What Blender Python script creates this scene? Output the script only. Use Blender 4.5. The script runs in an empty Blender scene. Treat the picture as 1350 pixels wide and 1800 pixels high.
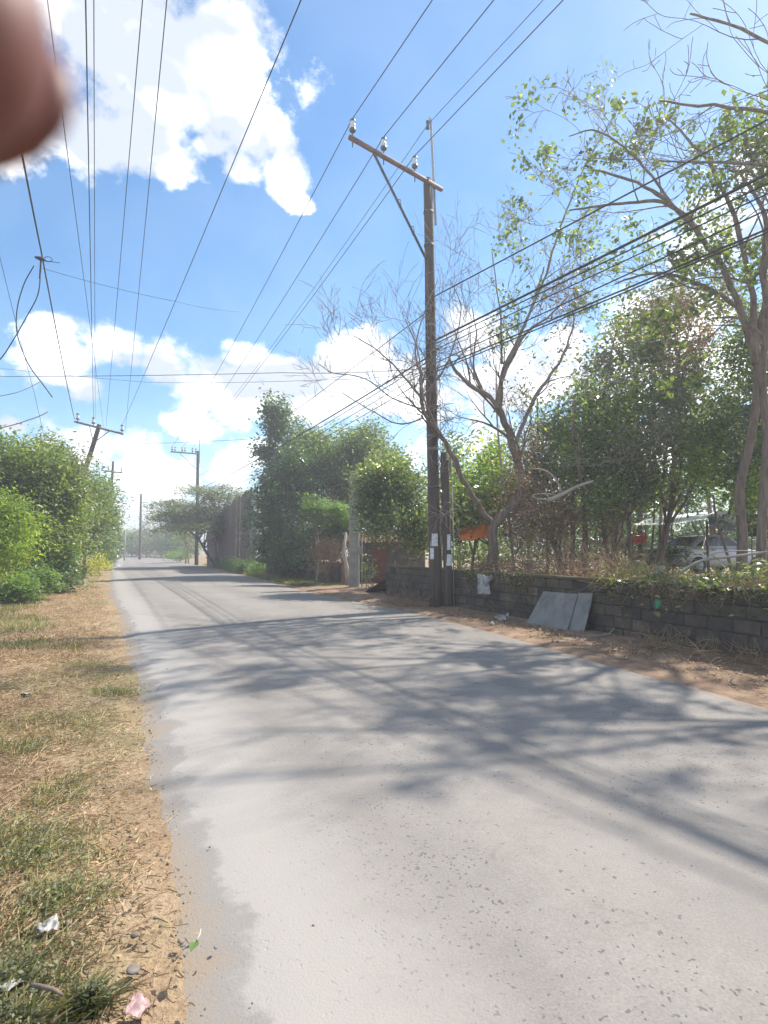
import bpy, bmesh, math, random
import numpy as np
from mathutils import Vector, Matrix, noise

rad = math.radians
rng = random.Random(7)
npr = np.random.RandomState(11)
scene = bpy.context.scene
COL = scene.collection

# ------------------------------------------------------------------ camera
F = 1000.0           # focal length in photo pixels (1350 x 1800)
PITCH = math.atan(65 / F)
EYE = Vector((0, 0, 1.6))
cd = bpy.data.cameras.new('camera')
cam = bpy.data.objects.new('camera', cd)
COL.objects.link(cam)
cam.location = EYE
cam.rotation_euler = (rad(90) + PITCH, 0, 0)
cd.sensor_fit = 'VERTICAL'
cd.sensor_height = 36
cd.lens = 36 * F / 1800
cd.clip_start = 0.004
cd.clip_end = 3000
cd.dof.use_dof = True
cd.dof.focus_distance = 14
cd.dof.aperture_fstop = 11
scene.camera = cam


def W(px, py, Y):
    """world point seen at photo pixel (px, py) at distance Y along the ground axis"""
    u, v = (px - 675) / F, (900 - py) / F
    d = Vector((u, math.cos(PITCH) - v * math.sin(PITCH), math.sin(PITCH) + v * math.cos(PITCH)))
    return EYE + d * (Y / d.y)


# ------------------------------------------------------------------ sky and sun
SUN_AZ, SUN_EL = rad(52), rad(50)      # azimuth from +Y towards +X
SKY_STRENGTH = 0.06
CLOUD_STRENGTH = 0.7
world = bpy.data.worlds.new('World')
scene.world = world
world.use_nodes = True
wn, wl = world.node_tree.nodes, world.node_tree.links
wn.clear()
wout = wn.new('ShaderNodeOutputWorld')
sky = wn.new('ShaderNodeTexSky')
sky.sky_type = 'NISHITA'
sky.sun_disc = False
sky.sun_elevation = SUN_EL
sky.sun_rotation = SUN_AZ
sky.air_density = 1.0
sky.dust_density = 0.3
sky.ozone_density = 2.2
bg1 = wn.new('ShaderNodeBackground')
bg1.inputs[1].default_value = SKY_STRENGTH
hs = wn.new('ShaderNodeHueSaturation')
hs.inputs['Saturation'].default_value = 1.22
hs.inputs['Hue'].default_value = 0.494
wl.new(sky.outputs[0], hs.inputs['Color'])
wl.new(hs.outputs[0], bg1.inputs[0])
bg2 = wn.new('ShaderNodeBackground')
bg2.inputs[1].default_value = CLOUD_STRENGTH
mixw = wn.new('ShaderNodeMixShader')
wl.new(bg1.outputs[0], mixw.inputs[1])
wl.new(bg2.outputs[0], mixw.inputs[2])
wl.new(mixw.outputs[0], wout.inputs[0])


def wmath(op, a=None, b=None, c=None, clamp=False):
    n = wn.new('ShaderNodeMath')
    n.operation = op
    n.use_clamp = clamp
    for i, x in enumerate((a, b, c)):
        if x is None:
            continue
        if isinstance(x, (int, float)):
            n.inputs[i].default_value = x
        else:
            wl.new(x, n.inputs[i])
    return n.outputs[0]


def build_clouds():
    tc = wn.new('ShaderNodeTexCoord')
    gen = tc.outputs['Generated']
    sep = wn.new('ShaderNodeSeparateXYZ')
    wl.new(gen, sep.inputs[0])
    az = wmath('ARCTAN2', sep.outputs[0], sep.outputs[1])
    el = wmath('ARCSINE', sep.outputs[2])

    def nz(scale, detail, rough, off=0.0, dist=0.0):
        mp = wn.new('ShaderNodeMapping')
        wl.new(gen, mp.inputs[0])
        mp.inputs['Location'].default_value = (off, off * .7, off * 1.3)
        mp.inputs['Scale'].default_value = (1, 1, 1.35)
        n = wn.new('ShaderNodeTexNoise')
        wl.new(mp.outputs[0], n.inputs['Vector'])
        n.inputs['Scale'].default_value = scale
        n.inputs['Detail'].default_value = detail
        n.inputs['Roughness'].default_value = rough
        n.inputs['Distortion'].default_value = dist
        return n.outputs['Fac']
    big = nz(5.5, 9, 0.56, 1.7, 0.25)
    fine = nz(17, 6, 0.6, 5.1)
    com = wn.new('ShaderNodeCombineXYZ')
    wl.new(az, com.inputs[0])
    wl.new(el, com.inputs[1])
    blobs = [(265, 120, 200, 130), (185, 50, 150, 120), (375, 130, 105, 120), (90, 215, 120, 80), (450, 235, 62, 70),
             (500, 295, 38, 60), (518, 357, 28, 18), (255, 240, 75, 60), (303, 290, 34, 34), (368, 255, 38, 20),
             (20, 275, 70, 36), (428, 290, 38, 40),
             (105, 630, 75, 60), (95, 585, 50, 34), (205, 615, 80, 45), (285, 640, 55, 48), (155, 680, 42, 36),
             (400, 690, 115, 70), (470, 640, 90, 45), (600, 630, 70, 55), (650, 610, 55, 42), (560, 700, 160, 65),
             (730, 690, 100, 70), (845, 590, 60, 50), (900, 660, 140, 70), (985, 610, 60, 65), (330, 740, 60, 40),
             (150, 775, 80, 36), (225, 775, 80, 34), (250, 845, 110, 50), (100, 800, 100, 60), (408, 830, 50, 42),
             (470, 800, 50, 40), (20, 750, 40, 20), (180, 900, 130, 34),
             (1265, 430, 90, 66), (1345, 290, 46, 40), (1200, 620, 170, 110), (1000, 800, 300, 80), (1500, 250, 120, 120),
             (1700, 600, 260, 120), (-260, 620, 200, 90), (-500, 200, 260, 150)]
    cur = None
    for (cx, cy, rx, ry) in blobs:
        def ae(px, py):
            d = (W(px, py, 1.0) - EYE).normalized()
            return math.atan2(d.x, d.y), math.asin(d.z)
        a, e = ae(cx, cy)
        a1, e1 = ae(cx + rx * (1 if cx < 675 else -1), cy)
        a2, e2 = ae(cx, cy + ry)
        k_ = .87 if (cy > 500 and cx < 1150) else 1
        ra, re = abs(a1 - a) * k_, abs(e2 - e) * k_
        m = wn.new('ShaderNodeVectorMath')
        m.operation = 'MULTIPLY_ADD'
        wl.new(com.outputs[0], m.inputs[0])
        m.inputs[1].default_value = (1 / ra, 1 / re, 0)
        m.inputs[2].default_value = (-a / ra, -e / re, 0)
        l = wn.new('ShaderNodeVectorMath')
        l.operation = 'LENGTH'
        wl.new(m.outputs[0], l.inputs[0])
        cur = l.outputs['Value'] if cur is None else wmath('SMOOTH_MIN', cur, l.outputs['Value'], 0.22)
    # sky outside the photograph: scattered cumulus of the same kind
    side = wmath('SUBTRACT', wmath('ABSOLUTE', az), 0.75)
    side = wmath('MULTIPLY', side, 4.0, clamp=True)
    gen_field = wmath('SUBTRACT', 2.4, wmath('MULTIPLY', nz(2.1, 3, .5, 9.3), 2.7))
    cur_side = wmath('MINIMUM', cur, gen_field)
    mx = wn.new('ShaderNodeMix')
    wl.new(side, mx.inputs[0])
    wl.new(cur, mx.inputs[2])
    wl.new(cur_side, mx.inputs[3])
    f = wmath('MAXIMUM', mx.outputs[0], 0.42)
    n1 = wmath('MULTIPLY', wmath('SUBTRACT', big, 0.5), 2.6)
    n2 = wmath('MULTIPLY', wmath('SUBTRACT', fine, 0.5), 1.9)
    n3 = wmath('MULTIPLY', wmath('SUBTRACT', nz(48, 5, 0.65, 2.2), 0.5), 0.9)
    f = wmath('SUBTRACT', wmath('SUBTRACT', wmath('SUBTRACT', f, n1), n2), n3)
    mr = wn.new('ShaderNodeMapRange')
    mr.interpolation_type = 'SMOOTHSTEP'
    wl.new(f, mr.inputs[0])
    mr.inputs[1].default_value = 1.22
    mr.inputs[2].default_value = 0.45
    mr.inputs[3].default_value = 0
    mr.inputs[4].default_value = 0.97
    # thin veil
    veil = wmath('MULTIPLY', nz(3.2, 5, .6, 3.3, .5), 0.06)
    lowm = wn.new('ShaderNodeMapRange')
    wl.new(el, lowm.inputs[0])
    lowm.inputs[1].default_value = 0.32
    lowm.inputs[2].default_value = 0.0
    lowm.inputs[3].default_value = 0.0
    lowm.inputs[4].default_value = 0.1
    mask = wmath('MAXIMUM', mr.outputs[0], wmath('ADD', veil, lowm.outputs[0]))
    wl.new(mask, mixw.inputs[0])
    ramp = wn.new('ShaderNodeValToRGB')
    ramp.color_ramp.elements[0].position = 0.4
    ramp.color_ramp.elements[0].color = (0.33, 0.36, 0.41, 1)
    ramp.color_ramp.elements[1].position = 0.62
    ramp.color_ramp.elements[1].color = (1.0, 1.0, 1.0, 1)
    wl.new(nz(6.0, 4, .5, 7.7, .3), ramp.inputs[0])
    wl.new(ramp.outputs[0], bg2.inputs[0])


build_clouds()
world.cycles.sampling_method = 'MANUAL'
world.cycles.sample_map_resolution = 512

sd = bpy.data.lights.new('sun', 'SUN')
sd.energy = 2.35
sd.angle = rad(0.8)
sd.color = (1.0, 0.93, 0.83)
sun = bpy.data.objects.new('sun', sd)
COL.objects.link(sun)
sdir = Vector((math.sin(SUN_AZ) * math.cos(SUN_EL), math.cos(SUN_AZ) * math.cos(SUN_EL), math.sin(SUN_EL)))
sun.rotation_euler = sdir.to_track_quat('Z', 'Y').to_euler()
sun.location = (20, 20, 30)

scene.view_settings.view_transform = 'Standard'
scene.view_settings.look = 'None'
scene.view_settings.gamma = 1
scene.view_settings.use_curve_mapping = False
scene.view_settings.exposure = 1.85
scene.render.engine = 'CYCLES'
scene.cycles.max_bounces = 7
scene.cycles.diffuse_bounces = 4
scene.cycles.glossy_bounces = 2
scene.cycles.transmission_bounces = 5
scene.cycles.transparent_max_bounces = 6
scene.cycles.volume_bounces = 0


# ------------------------------------------------------------------ materials
def new_mat(name):
    m = bpy.data.materials.new(name)
    m.use_nodes = True
    nt = m.node_tree
    return m, nt, nt.nodes, nt.links, nt.nodes['Principled BSDF']


def ramp_node(N, stops):
    r = N.new('ShaderNodeValToRGB')
    el = r.color_ramp.elements
    while len(el) < len(stops):
        el.new(0.5)
    for e, (p, c) in zip(el, stops):
        e.position = p
        e.color = (*c, 1)
    return r


def noise_node(N, L, scale, detail=5, rough=.6, vec=None, stretch=None, dist=0):
    n = N.new('ShaderNodeTexNoise')
    n.inputs['Scale'].default_value = scale
    n.inputs['Detail'].default_value = detail
    n.inputs['Roughness'].default_value = rough
    n.inputs['Distortion'].default_value = dist
    if vec is not None:
        if stretch:
            mp = N.new('ShaderNodeMapping')
            mp.inputs['Scale'].default_value = stretch
            L.new(vec, mp.inputs[0])
            vec = mp.outputs[0]
        L.new(vec, n.inputs['Vector'])
    return n


def mixc(N, L, fac, a, b, mode='MIX'):
    m = N.new('ShaderNodeMix')
    m.data_type = 'RGBA'
    m.blend_type = mode
    for sock, x in ((m.inputs[0], fac), (m.inputs[6], a), (m.inputs[7], b)):
        if isinstance(x, (int, float)):
            sock.default_value = x
        elif isinstance(x, tuple):
            sock.default_value = (*x, 1)
        else:
            L.new(x, sock)
    return m.outputs[2]


def surf(name, c0, c1, scale=6, rough=.8, bump=.2, bscale=None, metal=0, stretch=None, c2=None, spec=.4, world_pos=False, dist=.01):
    m, nt, N, L, P = new_mat(name)
    tc = N.new('ShaderNodeTexCoord')
    if world_pos:
        g = N.new('ShaderNodeNewGeometry')
        vec = g.outputs['Position']
    else:
        vec = tc.outputs['Object']
    n = noise_node(N, L, scale, 7, .62, vec, stretch)
    r = ramp_node(N, [(.32, c0), (.68, c1)] if c2 is None else [(.28, c0), (.52, c1), (.74, c2)])
    L.new(n.outputs['Fac'], r.inputs[0])
    L.new(r.outputs[0], P.inputs['Base Color'])
    P.inputs['Roughness'].default_value = rough
    P.inputs['Metallic'].default_value = metal
    P.inputs['Specular IOR Level'].default_value = spec
    if bump:
        b = noise_node(N, L, bscale or scale * 5, 6, .65, vec, stretch)
        bp = N.new('ShaderNodeBump')
        bp.inputs['Strength'].default_value = bump
        bp.inputs['Distance'].default_value = dist
        L.new(b.outputs['Fac'], bp.inputs['Height'])
        L.new(bp.outputs[0], P.inputs['Normal'])
    return m


def leaf_mat(name, stops, trans=.5, rough=.42, tcol=(1.25, 1.3, .55), spec=.5):
    m, nt, N, L, P = new_mat(name)
    g = N.new('ShaderNodeNewGeometry')
    r = ramp_node(N, [(p_, tuple(min(.8, x_ * 1.65) for x_ in c_)) for p_, c_ in stops])
    L.new(g.outputs['Random Per Island'], r.inputs[0])
    big = noise_node(N, L, .8, 3, .5, g.outputs['Position'])
    mr = ramp_node(N, [(.35, (.72, .72, .72)), (.65, (1.25, 1.25, 1.25))])
    L.new(big.outputs['Fac'], mr.inputs[0])
    c = mixc(N, L, 1.0, r.outputs[0], mr.outputs[0], 'MULTIPLY')
    L.new(c, P.inputs['Base Color'])
    P.inputs['Roughness'].default_value = rough
    P.inputs['Specular IOR Level'].default_value = spec
    t = N.new('ShaderNodeBsdfTranslucent')
    tc = mixc(N, L, 1.0, c, tcol, 'MULTIPLY')
    L.new(tc, t.inputs[0])
    mx = N.new('ShaderNodeMixShader')
    mx.inputs[0].default_value = trans
    L.new(P.outputs[0], mx.inputs[1])
    L.new(t.outputs[0], mx.inputs[2])
    L.new(mx.outputs[0], N['Material Output'].inputs[0])
    return m


M = {}
G = lambda *a: a
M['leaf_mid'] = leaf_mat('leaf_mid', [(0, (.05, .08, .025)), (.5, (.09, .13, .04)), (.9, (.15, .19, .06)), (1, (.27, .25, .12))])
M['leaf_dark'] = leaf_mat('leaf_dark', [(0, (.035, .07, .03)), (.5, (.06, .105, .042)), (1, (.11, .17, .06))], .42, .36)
M['leaf_yellow'] = leaf_mat('leaf_yellow', [(0, (.07, .12, .02)), (.5, (.13, .2, .035)), (.9, (.22, .28, .05)), (1, (.34, .33, .08))], .5)
M['leaf_bright'] = leaf_mat('leaf_bright', [(0, (.07, .125, .04)), (1, (.15, .22, .075))], .5)
M['leaf_grey'] = leaf_mat('leaf_grey', [(0, (.07, .085, .045)), (.6, (.12, .13, .07)), (1, (.19, .19, .11))], .35, .6)
M['leaf_dry'] = leaf_mat('leaf_dry', [(0, (.09, .055, .03)), (.5, (.19, .125, .07)), (1, (.36, .26, .15))], .3, .6, (1.1, .9, .6))
M['leaf_gloss'] = leaf_mat('leaf_gloss', [(0, (.05, .09, .03)), (.5, (.1, .135, .045)), (.88, (.18, .21, .08)), (1, (.42, .4, .26))], .48, .25, spec=.8)
M['leaf_flower'] = leaf_mat('leaf_flower', [(0, (.12, .18, .03)), (.4, (.3, .28, .03)), (1, (.62, .46, .04))], .4)
M['straw'] = leaf_mat('straw', [(0, (0.107, 0.070, 0.034)), (.35, (0.189, 0.127, 0.066)), (.8, (0.271, 0.193, 0.107)), (1, (0.361, 0.279, 0.164))], .3, .6, (1, .9, .7))
M['grass'] = leaf_mat('grass', [(0, (0.061, 0.070, 0.029)), (.4, (0.107, 0.115, 0.045)), (.75, (0.164, 0.156, 0.070)), (1, (0.246, 0.205, 0.107))], .4, .5)
M['bark'] = surf('bark', (.11, .085, .065), (.29, .235, .185), 3, .9, .6, 22, stretch=(3, 3, .7))
M['bark_brown'] = surf('bark_brown', (.1, .072, .052), (.25, .19, .14), 4, .9, .6, 25, stretch=(3, 3, .7))
M['bark_pale'] = surf('bark_pale', (.26, .22, .18), (.46, .4, .33), 4, .85, .4, 25)
M['twig'] = surf('twig', (.17, .14, .12), (.34, .29, .25), 3, .85, .2)
M['vine_dry'] = surf('vine_dry', (.16, .095, .055), (.42, .29, .18), 5, .85, .2)
M['pole_wood'] = surf('pole_wood', (.045, .032, .026), (.13, .098, .08), 2.5, .85, .5, 30, stretch=(4, 4, .25))
M['pole_grey'] = surf('pole_grey', (.12, .1, .085), (.3, .26, .22), 2.5, .85, .5, 30, stretch=(4, 4, .25))
M['rusty_arm'] = surf('rusty_arm', (.15, .085, .075), (.27, .18, .16), 7, .7, .3, 40)
M['steel'] = surf('steel', (.28, .3, .29), (.46, .48, .47), 7, .5, .1, 40, .0)
M['steel_dark'] = surf('steel_dark', (.05, .055, .06), (.12, .125, .13), 8, .6, .2, 40)
M['porcelain'] = surf('porcelain', (.62, .68, .7), (.8, .84, .84), 9, .2, 0)
M['porcelain_dark'] = surf('porcelain_dark', (.07, .09, .09), (.14, .16, .16), 9, .25, 0)
M['cable'] = surf('cable', (.02, .02, .022), (.045, .045, .05), 9, .6, 0)
M['concrete'] = surf('concrete', (.24, .23, .2), (.42, .4, .36), 3, .9, .4, 30)
M['board'] = surf('board', (.1, .075, .066), (.24, .19, .17), 2, .85, .4, 20, stretch=(3, 3, .3))
M['rust_sheet'] = surf('rust_sheet', (.14, .07, .04), (.3, .18, .12), 3, .8, .2, 20)
M['door_red'] = surf('door_red', (.16, .06, .04), (.28, .12, .08), 4, .8, .2, 20)
M['plaster'] = surf('plaster', (.09, .085, .08), (.2, .185, .17), 3, .9, .3, 20)
M['plastic_white'] = surf('plastic_white', (.2, .19, .175), (.42, .41, .39), 12, .45, .3, 30)
M['plastic_pink'] = surf('plastic_pink', (.26, .15, .15), (.4, .27, .26), 14, .45, .3, 30)
M['plastic_green'] = surf('plastic_green', (.36, .5, .44), (.62, .72, .66), 10, .5, .2, 30)
M['sheet_grey'] = surf('sheet_grey', (.1, .092, .08), (.19, .192, .187), 3.2, .75, .3, 18, c2=(.235, .235, .228))
M['tarp_orange'] = surf('tarp_orange', (.75, .13, .02), (.9, .22, .04), 4, .5, .3, 10)
M['tarp_red'] = surf('tarp_red', (.6, .05, .03), (.75, .1, .07), 4, .5, .3, 10)
M['tarp_white'] = surf('tarp_white', (.5, .52, .5), (.74, .75, .72), 3, .5, .3, 10)
M['tarp_black'] = surf('tarp_black', (.01, .011, .012), (.025, .028, .03), 3, .85, .3, 10, spec=.1)
M['stone'] = surf('stone', (.13, .11, .09), (.28, .24, .2), 12, .9, .4, 40)
M['car_paint'] = surf('car_paint', (.42, .42, .43), (.52, .52, .52), 3, .3, 0, metal=.15)
M['car_dark'] = surf('car_dark', (.03, .03, .03), (.06, .06, .06), 6, .6, 0)
M['car_glass'] = surf('car_glass', (.015, .018, .025), (.03, .035, .045), 3, .08, 0, spec=.8)
M['car_red'] = surf('car_red', (.13, .012, .018), (.22, .02, .03), 3, .2, 0)
M['rubber'] = surf('rubber', (.018, .018, .018), (.035, .035, .035), 9, .8, 0)


def paper_mat():
    m, nt, N, L, P = new_mat('paper')
    tc = N.new('ShaderNodeTexCoord')
    w = N.new('ShaderNodeTexWave')
    w.bands_direction = 'Z'
    w.inputs['Scale'].default_value = 9
    w.inputs['Distortion'].default_value = 0
    L.new(tc.outputs['Object'], w.inputs[0])
    n = noise_node(N, L, 60, 2, .5, tc.outputs['Object'], (1, 1, .2))
    r = ramp_node(N, [(.46, (0, 0, 0)), (.54, (1, 1, 1))])
    L.new(n.outputs['Fac'], r.inputs[0])
    r2 = ramp_node(N, [(.25, (1, 1, 1)), (.35, (0, 0, 0))])
    L.new(w.outputs['Color'], r2.inputs[0])
    f = mixc(N, L, 1., r.outputs[0], r2.outputs[0], 'MULTIPLY')
    c = mixc(N, L, f, (.72, .73, .72), (.2, .2, .24))
    L.new(c, P.inputs['Base Color'])
    P.inputs['Roughness'].default_value = .8
    return m


M['paper'] = paper_mat()


def block_mat():
    m, nt, N, L, P = new_mat('block_face')
    g = N.new('ShaderNodeNewGeometry')
    oi = N.new('ShaderNodeObjectInfo')
    pos = g.outputs['Position']
    n = noise_node(N, L, 1.7, 10, .72, pos)
    r = ramp_node(N, [(.3, (.026, .024, .022)), (.45, (.062, .052, .043)), (.58, (.115, .092, .07)), (.72, (.25, .2, .15))])
    L.new(n.outputs['Fac'], r.inputs[0])
    rr = ramp_node(N, [(0, (.82, .82, .84)), (1, (1.15, 1.1, 1.06))])
    L.new(oi.outputs['Random'], rr.inputs[0])
    c = mixc(N, L, 1., r.outputs[0], rr.outputs[0], 'MULTIPLY')
    # moss near the top of the wall
    sep = N.new('ShaderNodeSeparateXYZ')
    L.new(pos, sep.inputs[0])
    mr = N.new('ShaderNodeMapRange')
    L.new(sep.outputs[2], mr.inputs[0])
    mr.inputs[1].default_value = .55
    mr.inputs[2].default_value = 1.05
    mn = noise_node(N, L, 5, 6, .7, pos)
    mm = N.new('ShaderNodeMath')
    mm.operation = 'MULTIPLY'
    L.new(mr.outputs[0], mm.inputs[0])
    L.new(mn.outputs['Fac'], mm.inputs[1])
    c = mixc(N, L, mm.outputs[0], c, (.085, .08, .035))

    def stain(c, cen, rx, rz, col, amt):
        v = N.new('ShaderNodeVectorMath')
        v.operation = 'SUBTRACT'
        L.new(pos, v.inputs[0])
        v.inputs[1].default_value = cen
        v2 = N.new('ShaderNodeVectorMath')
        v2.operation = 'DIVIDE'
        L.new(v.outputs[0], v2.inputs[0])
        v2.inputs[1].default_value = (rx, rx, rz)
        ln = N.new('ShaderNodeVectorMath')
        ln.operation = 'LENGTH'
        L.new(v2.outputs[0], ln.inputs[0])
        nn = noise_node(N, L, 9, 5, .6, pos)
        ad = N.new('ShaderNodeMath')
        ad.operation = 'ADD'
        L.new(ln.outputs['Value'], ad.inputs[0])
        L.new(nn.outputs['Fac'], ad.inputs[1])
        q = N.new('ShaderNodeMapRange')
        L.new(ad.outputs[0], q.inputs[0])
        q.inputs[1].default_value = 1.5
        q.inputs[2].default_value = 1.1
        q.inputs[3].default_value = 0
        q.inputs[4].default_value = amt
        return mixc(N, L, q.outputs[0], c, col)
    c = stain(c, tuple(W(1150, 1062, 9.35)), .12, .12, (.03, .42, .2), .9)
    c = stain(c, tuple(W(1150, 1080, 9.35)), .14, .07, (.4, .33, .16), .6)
    c = stain(c, tuple(W(932, 1042, 12.1)), .16, .26, (.17, .26, .2), .75)
    c = stain(c, tuple(W(942, 1085, 12.0)), .14, .14, (.3, .32, .32), .5)
    L.new(c, P.inputs['Base Color'])
    P.inputs['Roughness'].default_value = .93
    b = noise_node(N, L, 38, 7, .7, pos)
    bp = N.new('ShaderNodeBump')
    bp.inputs['Strength'].default_value = .8
    bp.inputs['Distance'].default_value = .012
    L.new(b.outputs['Fac'], bp.inputs['Height'])
    L.new(bp.outputs[0], P.inputs['Normal'])
    return m


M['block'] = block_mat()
M['mortar'] = surf('mortar', (.025, .023, .02), (.06, .052, .045), 5, .95, .5, 40)


def road_mat():
    m, nt, N, L, P = new_mat('road')
    uv = N.new('ShaderNodeUVMap')
    g = N.new('ShaderNodeNewGeometry')
    pos = g.outputs['Position']
    big = noise_node(N, L, .35, 6, .6, pos)
    r = ramp_node(N, [(.3, (.215, .198, .18)), (.55, (.25, .231, .21)), (.75, (.285, .263, .238))])
    L.new(big.outputs['Fac'], r.inputs[0])
    med = noise_node(N, L, 3.5, 8, .7, pos)
    rm = ramp_node(N, [(.3, (.9, .9, .9)), (.7, (1.07, 1.07, 1.07))])
    L.new(med.outputs['Fac'], rm.inputs[0])
    c = mixc(N, L, 1., r.outputs[0], rm.outputs[0], 'MULTIPLY')
    sp0 = N.new('ShaderNodeSeparateXYZ')
    L.new(uv.outputs[0], sp0.inputs[0])
    wob = noise_node(N, L, .3, 3, .5, pos)
    ua = N.new('ShaderNodeMath')
    ua.operation = 'ADD'
    L.new(sp0.outputs[0], ua.inputs[0])
    L.new(wob.outputs['Fac'], ua.inputs[1])
    sn = N.new('ShaderNodeMath')
    sn.operation = 'PINGPONG'
    L.new(ua.outputs[0], sn.inputs[0])
    sn.inputs[1].default_value = .9
    tr = ramp_node(N, [(.1, (.93, .925, .92)), (.5, (1.0, 1.0, 1.0)), (.9, (1.05, 1.045, 1.03))])
    L.new(sn.outputs[0], tr.inputs[0])
    c = mixc(N, L, 1., c, tr.outputs[0], 'MULTIPLY')
    st_ = noise_node(N, L, 1.1, 8, .75, pos, None, .8)
    sr = ramp_node(N, [(.33, (.8, .79, .78)), (.43, (1, 1, 1))])
    L.new(st_.outputs['Fac'], sr.inputs[0])
    c = mixc(N, L, 1., c, sr.outputs[0], 'MULTIPLY')
    # pits and exposed aggregate
    vo = N.new('ShaderNodeTexVoronoi')
    vo.inputs['Scale'].default_value = 36
    vo.inputs['Randomness'].default_value = 1
    mpw = noise_node(N, L, 11, 3, .6, pos)
    va = N.new('ShaderNodeVectorMath')
    va.operation = 'MULTIPLY_ADD'
    L.new(mpw.outputs['Color'], va.inputs[0])
    va.inputs[1].default_value = (.12, .12, .12)
    L.new(pos, va.inputs[2])
    L.new(va.outputs[0], vo.inputs['Vector'])
    cr = ramp_node(N, [(.2, (1, 1, 1)), (.34, (0, 0, 0))])
    L.new(vo.outputs['Distance'], cr.inputs[0])
    sepc = N.new('ShaderNodeSeparateColor')
    L.new(vo.outputs['Color'], sepc.inputs[0])
    zone = noise_node(N, L, .55, 4, .6, pos)
    zr = ramp_node(N, [(.44, (.02, .02, .02)), (.62, (.62, .62, .62))])
    L.new(zone.outputs['Fac'], zr.inputs[0])
    lt = N.new('ShaderNodeMath')
    lt.operation = 'LESS_THAN'
    L.new(sepc.outputs[0], lt.inputs[0])
    L.new(zr.outputs[0], lt.inputs[1])
    pit = N.new('ShaderNodeMath')
    pit.operation = 'MULTIPLY'
    L.new(cr.outputs[0], pit.inputs[0])
    L.new(lt.outputs[0], pit.inputs[1])
    pf = N.new('ShaderNodeMath')
    pf.operation = 'MULTIPLY'
    L.new(pit.outputs[0], pf.inputs[0])
    pf.inputs[1].default_value = .75
    c = mixc(N, L, pf.outputs[0], c, (.1, .095, .092))
    fine = noise_node(N, L, 90, 3, .6, pos)
    rf = ramp_node(N, [(.3, (.86, .86, .86)), (.7, (1.1, 1.1, 1.1))])
    L.new(fine.outputs['Fac'], rf.inputs[0])
    c = mixc(N, L, 1., c, rf.outputs[0], 'MULTIPLY')
    # dusty left margin: u is metres from the left edge
    sp = N.new('ShaderNodeSeparateXYZ')
    L.new(uv.outputs[0], sp.inputs[0])
    en = noise_node(N, L, 1.8, 8, .65, pos)

    def band(lo, hi, amp):
        a = N.new('ShaderNodeMath')
        a.operation = 'MULTIPLY_ADD'
        L.new(en.outputs['Fac'], a.inputs[0])
        a.inputs[1].default_value = amp
        L.new(sp.outputs[0], a.inputs[2])
        q = N.new('ShaderNodeMapRange')
        q.interpolation_type = 'SMOOTHSTEP'
        L.new(a.outputs[0], q.inputs[0])
        q.inputs[1].default_value = lo
        q.inputs[2].default_value = hi
        q.inputs[3].default_value = 1
        q.inputs[4].default_value = 0
        return q.outputs[0]
    lightb = band(1.0, 1.9, .7)
    c = mixc(N, L, lightb, c, (.315, .293, .267))
    margin = band(.82, .92, .9)
    c = mixc(N, L, margin, c, mixc(N, L, med.outputs['Fac'], (.215, .2, .184), (.265, .248, .225)))
    dust = band(.5, .85, .9)
    c = mixc(N, L, dust, c, (.28, .215, .15))
    # right edge dirt : second coordinate system, v stores metres from the right edge
    a = N.new('ShaderNodeMath')
    a.operation = 'MULTIPLY_ADD'
    L.new(en.outputs['Fac'], a.inputs[0])
    a.inputs[1].default_value = .8
    L.new(sp.outputs[1], a.inputs[2])
    q = N.new('ShaderNodeMapRange')
    L.new(a.outputs[0], q.inputs[0])
    q.inputs[1].default_value = .5
    q.inputs[2].default_value = .85
    q.inputs[3].default_value = 1
    q.inputs[4].default_value = 0
    c = mixc(N, L, q.outputs[0], c, (.26, .18, .12))
    L.new(c, P.inputs['Base Color'])
    P.inputs['Roughness'].default_value = .9
    P.inputs['Specular IOR Level'].default_value = .25
    h = N.new('ShaderNodeMath')
    h.operation = 'MULTIPLY_ADD'
    L.new(pit.outputs[0], h.inputs[0])
    h.inputs[1].default_value = -.7
    L.new(fine.outputs['Fac'], h.inputs[2])
    bp = N.new('ShaderNodeBump')
    bp.inputs['Strength'].default_value = .5
    bp.inputs['Distance'].default_value = .006
    L.new(h.outputs[0], bp.inputs['Height'])
    L.new(bp.outputs[0], P.inputs['Normal'])
    return m


def ground_mat():
    m, nt, N, L, P = new_mat('ground')
    g = N.new('ShaderNodeNewGeometry')
    pos = g.outputs['Position']
    n = noise_node(N, L, 1.4, 9, .7, pos)
    r = ramp_node(N, [(.25, (.2, .135, .08)), (.45, (.31, .215, .13)), (.6, (.39, .285, .18)), (.8, (.46, .36, .245))])
    L.new(n.outputs['Fac'], r.inputs[0])
    n2 = noise_node(N, L, .5, 6, .65, pos)
    gr = ramp_node(N, [(.5, (0, 0, 0)), (.68, (.6, .6, .6))])
    L.new(n2.outputs['Fac'], gr.inputs[0])
    c = mixc(N, L, gr.outputs[0], r.outputs[0], (.17, .2, .075))
    n3 = noise_node(N, L, 30, 5, .7, pos)
    rf = ramp_node(N, [(.3, (.65, .65, .65)), (.7, (1.2, 1.2, 1.2))])
    L.new(n3.outputs['Fac'], rf.inputs[0])
    c = mixc(N, L, 1., c, rf.outputs[0], 'MULTIPLY')
    L.new(c, P.inputs['Base Color'])
    P.inputs['Roughness'].default_value = .95
    P.inputs['Specular IOR Level'].default_value = .2
    bp = N.new('ShaderNodeBump')
    bp.inputs['Strength'].default_value = .8
    bp.inputs['Distance'].default_value = .03
    L.new(n3.outputs['Fac'], bp.inputs['Height'])
    L.new(bp.outputs[0], P.inputs['Normal'])
    return m


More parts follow.
